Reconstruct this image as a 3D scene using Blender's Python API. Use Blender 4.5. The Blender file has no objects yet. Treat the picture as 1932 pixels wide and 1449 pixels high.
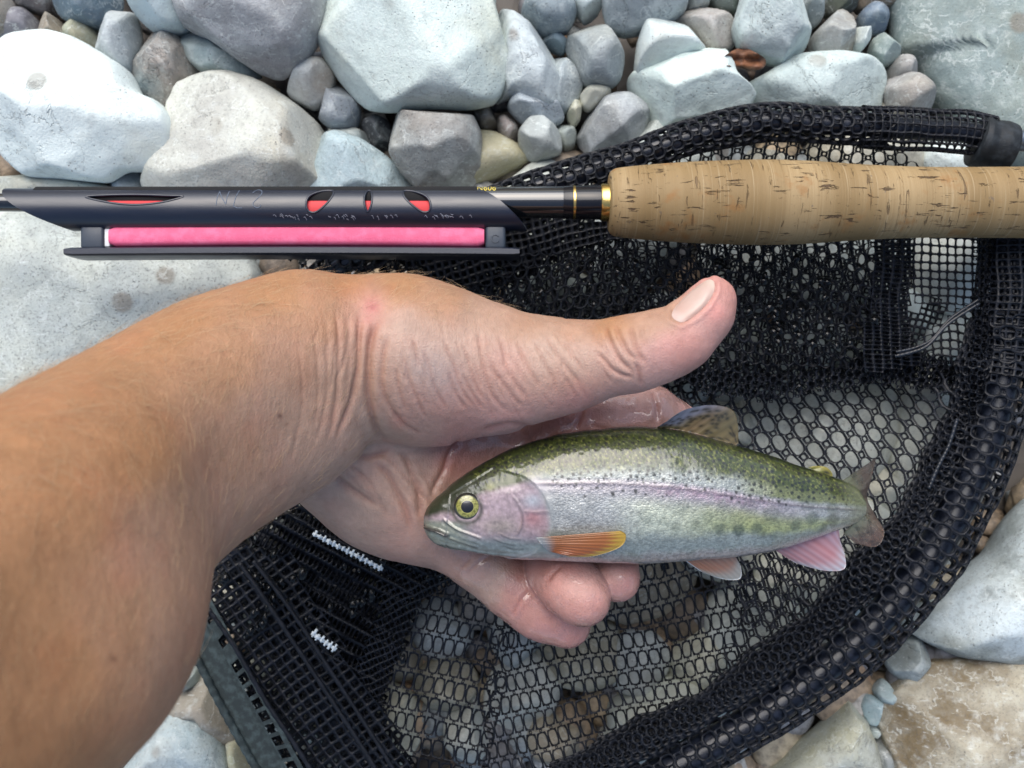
import bpy, bmesh, math, random
import numpy as np
from mathutils import Vector
from mathutils.bvhtree import BVHTree

# ---------------------------------------------------------------- camera, sky, sun, exposure
scene = bpy.context.scene
col = scene.collection
H = 0.5            # camera height above the stream bed, metres
FPX = 2000.0       # focal length in photograph pixels
CX, CY = 966.0, 724.5

cam_d = bpy.data.cameras.new("camera")
cam = bpy.data.objects.new("camera", cam_d)
col.objects.link(cam)
cam.location = (0, 0, H)
cam.rotation_euler = (0, 0, 0)
cam_d.sensor_width = 36.0
cam_d.lens = 36.0 * FPX / 1932.0
cam_d.clip_start = 0.01
cam_d.clip_end = 200.0
cam_d.dof.use_dof = True
cam_d.dof.focus_distance = 0.40
cam_d.dof.aperture_fstop = 14.0
scene.camera = cam

SUN_EL, SUN_AZ = math.radians(52), math.radians(-12)      # azimuth from +Y, the far side of the picture
world = bpy.data.worlds.new("World")
scene.world = world
world.use_nodes = True
wn = world.node_tree
bg = wn.nodes["Background"]
sky = wn.nodes.new("ShaderNodeTexSky")
sky.sky_type = 'NISHITA'
sky.sun_disc = False
sky.sun_elevation = SUN_EL
sky.sun_rotation = SUN_AZ
sky.air_density = 1.0
sky.dust_density = 3.0
sky.ozone_density = 1.0
wn.links.new(sky.outputs[0], bg.inputs[0])
bg.inputs[1].default_value = 0.085

sun_d = bpy.data.lights.new("sun", 'SUN')
sun_d.energy = 1.3
sun_d.angle = math.radians(58)
sun_d.color = (1.0, 0.985, 0.955)
sun = bpy.data.objects.new("sun", sun_d)
col.objects.link(sun)
sdir = Vector((math.sin(SUN_AZ) * math.cos(SUN_EL), math.cos(SUN_AZ) * math.cos(SUN_EL), math.sin(SUN_EL)))
sun.rotation_euler = sdir.to_track_quat('Z', 'Y').to_euler()
sun.location = (0, 2, 3)

vs = scene.view_settings
vs.view_transform = 'Standard'
vs.look = 'None'
vs.gamma = 1.0
vs.use_curve_mapping = False
vs.exposure = 1.2
scene.render.engine = 'CYCLES'
scene.cycles.use_denoising = True
scene.cycles.max_bounces = 8

# ---------------------------------------------------------------- helpers
def sc(z):
    return (H - z) / FPX

def P(px, py, z):
    """A place in metres at height z, read off the photograph."""
    s = (H - z) / FPX
    return np.stack(np.broadcast_arrays((np.asarray(px, float) - CX) * s, (CY - np.asarray(py, float)) * s, np.asarray(z, float) + 0.0 * s), -1)

def PX(co):
    s = FPX / (H - co[:, 2])
    return CX + co[:, 0] * s, CY - co[:, 1] * s

def tag(o, label=None, cat=None, group=None, kind=None):
    if label: o["label"] = label
    if cat: o["category"] = cat
    if group: o["group"] = group
    if kind: o["kind"] = kind
    return o

def mesh_obj(name, verts, faces, mat=None, parent=None, smooth=True, loc=None):
    me = bpy.data.meshes.new(name)
    verts = np.asarray(verts, np.float32)
    if isinstance(faces, np.ndarray) and faces.ndim == 2:
        nf, k = faces.shape
        me.vertices.add(len(verts)); me.vertices.foreach_set("co", verts.ravel())
        me.loops.add(nf * k); me.loops.foreach_set("vertex_index", faces.astype(np.int32).ravel())
        me.polygons.add(nf)
        me.polygons.foreach_set("loop_start", np.arange(0, nf * k, k, dtype=np.int32))
        me.update(calc_edges=True); me.validate()
    else:
        me.from_pydata([tuple(v) for v in verts], [], [tuple(int(i) for i in f) for f in faces])
        me.update()
    if smooth:
        me.polygons.foreach_set("use_smooth", np.ones(len(me.polygons), bool))
    o = bpy.data.objects.new(name, me)
    col.objects.link(o)
    if mat: me.materials.append(mat)
    if loc is not None: o.location = loc
    if parent: o.parent = parent
    return o

def empty(name, loc=(0, 0, 0)):
    o = bpy.data.objects.new(name, None)
    o.empty_display_size = 0.02
    o.location = loc
    col.objects.link(o)
    return o

def child(o, parent):
    """Parent while keeping the geometry where it was built."""
    o.parent = parent
    o.matrix_parent_inverse.identity()
    o.location = Vector(o.location) - Vector(parent.location)
    return o

def set_col(me, name, rgb):
    a = me.color_attributes.new(name, 'FLOAT_COLOR', 'POINT')
    d = np.ones((len(me.vertices), 4), np.float32)
    d[:, :3] = rgb
    a.data.foreach_set("color", d.ravel())

def set_f(me, name, v):
    a = me.attributes.new(name, 'FLOAT', 'POINT')
    a.data.foreach_set("value", np.asarray(v, np.float32))

# --- noise
def _hash(i, j, k, seed):
    h = (i * 374761393 + j * 668265263 + k * 2147483647 + seed * 974634777) & 0xFFFFFFFF
    h = ((h ^ (h >> 13)) * 1274126177) & 0xFFFFFFFF
    h = (h ^ (h >> 16)) & 0xFFFFFFFF
    return h.astype(np.float64) / 4294967295.0

def vnoise(p, seed=0):
    """Value noise in 0..1."""
    f0 = np.floor(p)
    t = p - f0
    t = t * t * (3 - 2 * t)
    i, j, k = (f0[:, n].astype(np.int64) for n in range(3))
    r = 0
    for a in (0, 1):
        wa = t[:, 0] if a else 1 - t[:, 0]
        for b in (0, 1):
            wb = t[:, 1] if b else 1 - t[:, 1]
            for c in (0, 1):
                wc = t[:, 2] if c else 1 - t[:, 2]
                r = r + wa * wb * wc * _hash(i + a, j + b, k + c, seed)
    return r

def fbm(p, oct=4, seed=0):
    r, a, s = 0, 0.5, 0
    for o in range(oct):
        r = r + a * (vnoise(p * 2 ** o + 17.3 * o, seed + o) - 0.5)
        s += a; a *= 0.5
    return r / s

def sstep(a, b, x):
    t = np.clip((x - a) / (b - a), 0, 1)
    return t * t * (3 - 2 * t)

def mixc(a, b, t):
    t = np.asarray(t)[..., None]
    return np.asarray(a) * (1 - t) + np.asarray(b) * t

def catmull(pts, n, closed=False):
    pts = np.asarray(pts, float)
    m = len(pts)
    segs = m if closed else m - 1
    t = np.linspace(0, segs, n, endpoint=not closed)
    i = np.minimum(t.astype(int), segs - 1)
    u = (t - i)[:, None]
    def g(k):
        return pts[k % m] if closed else pts[np.clip(k, 0, m - 1)]
    p0, p1, p2, p3 = g(i - 1), g(i), g(i + 1), g(i + 2)
    return 0.5 * (2 * p1 + (p2 - p0) * u + (2 * p0 - 5 * p1 + 4 * p2 - p3) * u ** 2 + (3 * p1 - p0 - 3 * p2 + p3) * u ** 3)

def in_poly(x, y, poly):
    poly = np.asarray(poly, float)
    r = np.zeros(np.shape(x), bool)
    j = len(poly) - 1
    for i in range(len(poly)):
        xi, yi = poly[i]; xj, yj = poly[j]
        c = ((yi > y) != (yj > y)) & (x < (xj - xi) * (y - yi) / (yj - yi + 1e-12) + xi)
        r ^= c
        j = i
    return r

def poly_dist(x, y, line):
    """Distance of points to a polyline, and how far along it (0..1)."""
    line = np.asarray(line, float)
    d = np.full(x.shape, 1e9); al = np.zeros(x.shape)
    L = np.r_[0, np.cumsum(np.hypot(*np.diff(line, axis=0).T))]
    for k in range(len(line) - 1):
        a, b = line[k], line[k + 1]
        v = b - a
        t = np.clip(((x - a[0]) * v[0] + (y - a[1]) * v[1]) / (v @ v + 1e-12), 0, 1)
        dd = np.hypot(x - a[0] - t * v[0], y - a[1] - t * v[1])
        m = dd < d
        d[m] = dd[m]
        al[m] = (L[k] + t[m] * (L[k + 1] - L[k])) / L[-1]
    return d, al

def ico(sub):
    bm = bmesh.new()
    bmesh.ops.create_icosphere(bm, subdivisions=sub, radius=1.0)
    v = np.array([x.co[:] for x in bm.verts])
    f = np.array([[q.index for q in p.verts] for p in bm.faces])
    bm.free()
    return v, f
ICO = {s: ico(s) for s in (2, 3, 4, 5, 6)}

def tube(path, rad, n=16, cap=True):
    """Tube along a 3-D path with a radius per point."""
    path = np.asarray(path, float)
    rad = np.broadcast_to(np.asarray(rad, float), (len(path),))
    tg = np.gradient(path, axis=0)
    tg /= np.linalg.norm(tg, axis=1)[:, None] + 1e-12
    up = np.array([0, 0, 1.0])
    s = np.cross(tg, up); s /= np.linalg.norm(s, axis=1)[:, None] + 1e-9
    w = np.cross(s, tg)
    a = np.linspace(0, 2 * np.pi, n, endpoint=False)
    v = path[:, None] + rad[:, None, None] * (np.cos(a)[None, :, None] * s[:, None] + np.sin(a)[None, :, None] * w[:, None])
    v = v.reshape(-1, 3)
    m = len(path)
    i = np.arange(m - 1)[:, None] * n; j = np.arange(n)[None]
    f = np.stack([i + j, i + (j + 1) % n, i + n + (j + 1) % n, i + n + j], -1).reshape(-1, 4)
    f = [tuple(q) for q in f]
    if cap:
        f.append(tuple(range(n))[::-1]); f.append(tuple(range((m - 1) * n, m * n)))
    return v, f

def join(parts):
    vs_, fs_, k = [], [], 0
    for v, f in parts:
        vs_.append(np.asarray(v)); fs_ += [tuple(int(i) + k for i in q) for q in f]; k += len(v)
    return np.concatenate(vs_), fs_

def rbox(x0, x1, y0, y1, z0, z1, bev=0.001, seg=2):
    bm = bmesh.new()
    bmesh.ops.create_cube(bm, size=1)
    for v in bm.verts:
        v.co = Vector(((x0 + x1) / 2 + v.co.x * (x1 - x0), (y0 + y1) / 2 + v.co.y * (y1 - y0), (z0 + z1) / 2 + v.co.z * (z1 - z0)))
    bmesh.ops.bevel(bm, geom=list(bm.edges), offset=bev, segments=seg, affect='EDGES', profile=0.5)
    v = np.array([x.co[:] for x in bm.verts]); f = [tuple(q.index for q in p.verts) for p in bm.faces]
    bm.free()
    return v, f

# --- node materials
class Mat:
    def __init__(self, name):
        self.m = bpy.data.materials.new(name); self.m.use_nodes = True
        self.t = self.m.node_tree
        self.b = self.t.nodes["Principled BSDF"]
    def n(self, typ, **kw):
        nd = self.t.nodes.new(typ)
        for k, v in kw.items(): setattr(nd, k, v)
        return nd
    def put(self, sock, v):
        if isinstance(v, bpy.types.NodeSocket): self.t.links.new(v, sock)
        elif isinstance(v, (tuple, list)) and len(v) == 3 and sock.type == 'RGBA': sock.default_value = (*v, 1)
        else: sock.default_value = v
    def set(self, **kw):
        for k, v in kw.items(): self.put(self.b.inputs[k.replace('_', ' ')], v)
        return self
    def attr(self, name, typ='GEOMETRY', out='Color'):
        return self.n("ShaderNodeAttribute", attribute_name=name, attribute_type=typ).outputs[out]
    def coord(self, out='Object'):
        return self.n("ShaderNodeTexCoord").outputs[out]
    def mapping(self, vec, scale=(1, 1, 1), loc=(0, 0, 0)):
        nd = self.n("ShaderNodeMapping"); self.put(nd.inputs[0], vec)
        nd.inputs[1].default_value = loc; nd.inputs[3].default_value = scale
        return nd.outputs[0]
    def noise(self, vec, scale, detail=4, rough=0.55, w=None, dist=0.0):
        nd = self.n("ShaderNodeTexNoise")
        if w is not None:
            nd.noise_dimensions = '4D'; self.put(nd.inputs['W'], w)
        self.put(nd.inputs['Vector'], vec)
        nd.inputs['Scale'].default_value = scale; nd.inputs['Detail'].default_value = detail
        nd.inputs['Roughness'].default_value = rough; nd.inputs['Distortion'].default_value = dist
        return nd.outputs[0]
    def voro(self, vec, scale, feature='F1', rnd=1.0, out=0):
        nd = self.n("ShaderNodeTexVoronoi", feature=feature)
        self.put(nd.inputs['Vector'], vec); nd.inputs['Scale'].default_value = scale
        nd.inputs['Randomness'].default_value = rnd
        return nd.outputs[out]
    def ramp(self, v, a, b, lo=0.0, hi=1.0):
        nd = self.n("ShaderNodeMapRange", interpolation_type='SMOOTHSTEP')
        self.put(nd.inputs[0], v)
        nd.inputs[1].default_value = a; nd.inputs[2].default_value = b
        nd.inputs[3].default_value = lo; nd.inputs[4].default_value = hi
        return nd.outputs[0]
    def math(self, op, a, b=0.0, clamp=False):
        nd = self.n("ShaderNodeMath", operation=op, use_clamp=clamp)
        self.put(nd.inputs[0], a); self.put(nd.inputs[1], b)
        return nd.outputs[0]
    def mix(self, f, a, b, mode='MIX'):
        nd = self.n("ShaderNodeMix", data_type='RGBA', blend_type=mode)
        self.put(nd.inputs[0], f); self.put(nd.inputs[6], a); self.put(nd.inputs[7], b)
        return nd.outputs[2]
    def bump(self, h, strength=0.5, dist=0.001, normal=None):
        nd = self.n("ShaderNodeBump"); nd.inputs['Strength'].default_value = strength
        nd.inputs['Distance'].default_value = dist; self.put(nd.inputs['Height'], h)
        if normal: self.put(nd.inputs['Normal'], normal)
        return nd.outputs[0]

def simple(name, rgb, rough=0.5, metal=0.0, **kw):
    m = Mat(name); m.set(Base_Color=rgb, Roughness=rough, Metallic=metal, **kw)
    return m.m
# ---------------------------------------------------------------- stream bed: ground, gravel, stones
def stone_material():
    m = Mat("river_stone")
    co = m.coord('Object')
    rnd = m.math('MULTIPLY', m.n("ShaderNodeObjectInfo").outputs['Random'], 40.0)
    t1, t2 = m.attr('tint', 'OBJECT'), m.attr('tint_b', 'OBJECT')
    grain = m.attr('grain', 'OBJECT', 'Fac')
    big = m.noise(co, 38, 5, 0.6, w=rnd, dist=0.15)
    c = m.mix(m.ramp(big, 0.36, 0.66), t1, t2)
    mid = m.noise(co, 170, 4, 0.65, w=rnd)
    c = m.mix(m.math('MULTIPLY', m.ramp(mid, 0.5, 0.72), 0.45), c, m.mix(0.5, t2, (0.16, 0.15, 0.15)))
    c = m.mix(m.math('MULTIPLY', m.ramp(mid, 0.5, 0.28), 0.35), c, (0.66, 0.68, 0.68))
    fine = m.noise(co, 900, 3, 0.7, w=rnd)
    dark = m.math('MULTIPLY', m.ramp(fine, 0.50, 0.70), grain)
    c = m.mix(dark, c, (0.10, 0.09, 0.09))
    # rust coloured blotches, few and soft
    sp = m.voro(m.mapping(co, (1, 1, 1), (3.1, 0.4, 1.7)), 34, 'F1')
    spm = m.math('MULTIPLY', m.ramp(sp, 0.20, 0.12), m.ramp(m.noise(co, 20, 2, 0.5, w=rnd), 0.52, 0.6))
    c = m.mix(m.math('MULTIPLY', spm, 0.55), c, (0.19, 0.14, 0.10))
    silt = m.noise(co, 16, 4, 0.6, w=rnd)
    c = m.mix(m.math('MULTIPLY', m.ramp(silt, 0.52, 0.68), 0.38), c, m.mix(1.0, c, (0.92, 0.78, 0.58), 'MULTIPLY'))
    pit = m.voro(co, 520, 'F1', 1.0)
    pitm = m.math('MULTIPLY', m.ramp(pit, 0.22, 0.12), m.ramp(m.noise(co, 70, 3, 0.6, w=rnd), 0.50, 0.60))
    c = m.mix(m.math('MULTIPLY', pitm, 0.6), c, (0.09, 0.08, 0.075))
    cr1 = m.noise(m.mapping(co, (1, 1, 1), (7.1, 2.2, 4.0)), 24, 5, 0.62, w=rnd, dist=1.6)
    crk = m.math('MULTIPLY', m.ramp(m.math('ABSOLUTE', m.math('SUBTRACT', cr1, 0.5)), 0.010, 0.0), m.ramp(silt, 0.50, 0.40))
    c = m.mix(m.math('MULTIPLY', crk, 0.28), c, (0.12, 0.11, 0.10))
    vein = m.math('MULTIPLY', m.ramp(m.math('ABSOLUTE', m.math('SUBTRACT', big, 0.47)), 0.012, 0.0), m.ramp(mid, 0.42, 0.55))
    c = m.mix(m.math('MULTIPLY', vein, 0.35), c, (0.80, 0.81, 0.80))
    # thin scratches
    sc_ = m.noise(m.mapping(co, (160, 900, 400)), 1.0, 3, 0.6, w=rnd)
    c = m.mix(m.math('MULTIPLY', m.ramp(sc_, 0.60, 0.70), 0.35), c, (0.80, 0.82, 0.82))
    c = m.mix(1.0, c, (.975, 1.022, .995), 'MULTIPLY')
    h = m.math('ADD', m.math('MULTIPLY', m.math('ADD', pitm, crk), -0.8), m.math('MULTIPLY', fine, 0.5))
    h = m.math('ADD', h, m.math('ADD', m.math('MULTIPLY', mid, 0.35), m.math('MULTIPLY', big, .6)))
    m.set(Base_Color=c, Roughness=m.ramp(mid, 0.3, 0.7, 0.48, 0.72), Normal=m.bump(h, 0.5, 0.0018))
    m.b.inputs['Specular IOR Level'].default_value = 0.35
    return m.m
STONE = stone_material()

def gravel_material():
    m = Mat("gravel")
    co = m.coord('Object')
    c = m.attr('tint')
    n_ = m.noise(co, 260, 4, 0.6)
    c = m.mix(m.ramp(n_, 0.35, 0.7), c, m.mix(0.6, c, (0.06, 0.055, 0.05)))
    m.set(Base_Color=c, Roughness=0.55, Normal=m.bump(m.noise(co, 600, 4), 0.5, 0.001))
    return m.m
GRAVEL = gravel_material()

def ground_material():
    m = Mat("stream_bed")
    co = m.coord('Object')
    vs_ = m.n("ShaderNodeSeparateColor"); m.put(vs_.inputs[0], m.voro(co, 45, 'F1', 1.0, 1)); v = m.mix(m.ramp(vs_.outputs[0], 0, 1), (0.10, 0.085, 0.07), (0.26, 0.25, 0.235))
    hue = m.noise(co, 8, 4)
    c = m.mix(m.ramp(hue, 0.35, 0.65), (0.075, 0.062, 0.05), (0.13, 0.12, 0.11))
    c = m.mix(0.4, c, m.mix(0.75, v, (0.12, 0.11, 0.10)))
    m.set(Base_Color=c, Roughness=0.8, Normal=m.bump(m.voro(co, 45), 0.8, 0.006))
    return m.m

def build_ground():
    ring = [0.0, 0.35, 0.7, 1.5, 4, 12, 40]
    n = 48
    a = np.linspace(0, 2 * np.pi, n, endpoint=False)
    v = [np.array([[0, 0, -0.042]])]
    for r in ring[1:]:
        q = np.stack([r * np.cos(a), r * np.sin(a), np.full(n, -0.042)], 1)
        if r > 0.5: q[:, 2] += 0.02 * r * fbm(q * 1.3 / (1 + r * .3), 3, 4) 
        v.append(q)
    v = np.concatenate(v)
    f = [(0, 1 + i, 1 + (i + 1) % n) for i in range(n)]
    for k in range(len(ring) - 2):
        b = 1 + k * n
        f += [(b + i, b + n + i, b + n + (i + 1) % n, b + (i + 1) % n) for i in range(n)]
    o = mesh_obj("ground", v, f, ground_material())
    tag(o, kind='structure')
build_ground()

def pebble_mass(name, items, seed, sub=2, kind='stuff'):
    """Many small stones joined: items are (x, y, z, r, colour)."""
    rng = np.random.default_rng(seed)
    V, F = ICO[sub]
    vs_, fs_, cs_ = [], [], []
    for k, (x, y, z, r, c) in enumerate(items):
        ax = r * np.array([rng.uniform(.75, 1.25), rng.uniform(.75, 1.25), rng.uniform(.5, .8)])
        v = V * ax
        for q in range(4):
            nn = rng.normal(size=3); nn /= np.linalg.norm(nn)
            d = v @ nn; lim = d.max() * rng.uniform(.55, .85)
            v = v - nn * np.maximum(d - lim, 0)[:, None] * 0.85
        a = rng.uniform(0, 6.28)
        v = v @ np.array([[math.cos(a), -math.sin(a), 0], [math.sin(a), math.cos(a), 0], [0, 0, 1]])
        vs_.append(v + (x, y, z)); fs_.append(F + k * len(V)); cs_.append(np.tile(c, (len(V), 1)))
    o = mesh_obj(name, np.concatenate(vs_), np.concatenate(fs_), GRAVEL)
    set_col(o.data, 'tint', np.concatenate(cs_))
    tag(o, kind=kind)
    return o

PAL = np.array([(.34, .33, .31), (.26, .27, .29), (.20, .16, .12), (.36, .31, .22), (.46, .46, .44), (.17, .17, .18), (.34, .26, .18), (.24, .27, .28), (.38, .30, .20), (.30, .21, .14)])
rng0 = np.random.default_rng(5)
items = []
for i in range(2300):
    x, y = rng0.uniform(-.34, .34), rng0.uniform(-.27, .27)
    r = 0.004 + 0.007 * rng0.random() ** 2
    if x > -.11 and y < .10 and rng0.random() < .5: r *= 1.5
    items.append((x, y, -0.040 + rng0.uniform(0, .016), r, PAL[rng0.integers(len(PAL))] * rng0.uniform(.7, 1.15)))
for i in range(420):                                      # looser shingle under the net
    x, y = rng0.uniform(-.13, .23), rng0.uniform(-.19, .11)
    items.append((x, y, -0.024 + rng0.uniform(0, .012), 0.009 + 0.008 * rng0.random(), PAL[rng0.integers(len(PAL))] * rng0.uniform(.9, 1.4)))
pebble_mass("gravel", items, 8)
items = []
for i in range(2200):                                     # the bed goes on outside the picture
    x, y = rng0.uniform(-.85, .85), rng0.uniform(-.75, .75)
    if abs(x) < .30 and abs(y) < .235: continue
    r = 0.016 + 0.028 * rng0.random() ** 1.5
    items.append((x, y, -0.030 + rng0.uniform(0, .012), r, PAL[rng0.integers(len(PAL))] * rng0.uniform(.8, 1.3)))
pebble_mass("cobble_bed", items, 9, 3)

def make_stone(name, label, poly, ze, h, tint, tint_b, grain=0.35, fac=4, box=0.6, seed=0, group=None, rough=0.035, infl=1.02):
    rng = np.random.default_rng(seed + 100)
    poly = np.asarray(poly, float)
    q = catmull(poly, 240, True)
    q = 0.55 * q + 0.45 * np.stack([np.interp(np.linspace(0, len(poly), 240, endpoint=False), np.arange(len(poly) + 1), np.r_[poly[:, k], poly[:1, k]]) for k in (0, 1)], 1)
    w = P(q[:, 0], q[:, 1], ze)[:, :2]
    x, y = w[:, 0], w[:, 1]
    cr = x * np.roll(y, -1) - np.roll(x, -1) * y
    A = cr.sum() / 2
    c = np.array([((x + np.roll(x, -1)) * cr).sum(), ((y + np.roll(y, -1)) * cr).sum()]) / (6 * A)
    d = w - c
    th, r = np.arctan2(d[:, 1], d[:, 0]), np.hypot(d[:, 0], d[:, 1])
    o_ = np.argsort(th); th, r = th[o_], r[o_] * infl
    th = np.r_[th[-3:] - 2 * np.pi, th, th[:3] + 2 * np.pi]; r = np.r_[r[-3:], r, r[:3]]
    size = math.sqrt(abs(A))
    sub = 6 if size > .07 else (5 if size > .028 else 4)
    V, F = ICO[sub]
    cp = np.hypot(V[:, 0], V[:, 1])
    t = np.arctan2(V[:, 1], V[:, 0])
    rr = np.interp(t, th, r)
    g = cp ** (1 - 0.5 * box)
    zz = np.sign(V[:, 2]) * np.abs(V[:, 2]) ** (1 - 0.25 * box)
    hd = min(0.024, h * 0.9)
    v = np.stack([rr * g * np.cos(t), rr * g * np.sin(t), np.where(zz > 0, zz * h, zz * hd)], 1)
    for k in range(fac + 2):                                  # broken faces
        a = rng.uniform(0, 2 * np.pi); el = rng.uniform(.25, 1.15)
        nn = np.array([math.cos(a) * math.cos(el) , math.sin(a) * math.cos(el), math.sin(el)])
        nn = nn / np.array([size * .55, size * .55, h]); nn /= np.linalg.norm(nn)
        dd = v @ nn; lim = dd.max() * rng.uniform(.70, .88)
        ov = np.maximum(dd - lim, 0)
        v = v - nn * (ov * 0.95)[:, None]
    nrm = v / np.array([size, size, h]) ** 2
    nrm /= np.linalg.norm(nrm, axis=1)[:, None] + 1e-9
    k_ = v + rng.uniform(-5, 5, 3)
    dsp = rough * size * (fbm(k_ * 2.2 / size, 3, seed) * 1.6 + fbm(k_ * 7 / size, 3, seed + 9) * .55)
    if sub >= 5: dsp = dsp + 0.0011 * fbm(k_ * 260, 3, seed + 20)
    v = v + nrm * dsp[:, None] * np.clip(np.abs(v[:, 2:3]) / (0.25 * h), .25, 1)
    o = mesh_obj(name, v, F, STONE, loc=(c[0], c[1], ze))
    o["tint"] = [float(q_) for q_ in tint]; o["tint_b"] = [float(q_) for q_ in tint_b]; o["grain"] = float(grain)
    tag(o, label, "stone", group)
    return o

WHT, WH2 = (.70, .76, .76), (.58, .62, .62)
CRM, CR2 = (.50, .49, .43), (.40, .38, .33)
GRY, GR2 = (.30, .33, .34), (.22, .24, .25)
BLU, BL2 = (.15, .21, .26), (.23, .29, .33)
LAV, LA2 = (.40, .44, .47), (.30, .33, .36)
PUR, PU2 = (.28, .28, .29), (.36, .36, .37)
BRN, BR2 = (.24, .185, .14), (.31, .275, .235)
OCH, OC2 = (.42, .37, .25), (.34, .30, .22)
PBL, PB2 = (.42, .52, .55), (.30, .39, .43)
GRN, GN2 = (.24, .30, .30), (.30, .35, .34)
DRK, DK2 = (.07, .075, .085), (.11, .11, .12)

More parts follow.
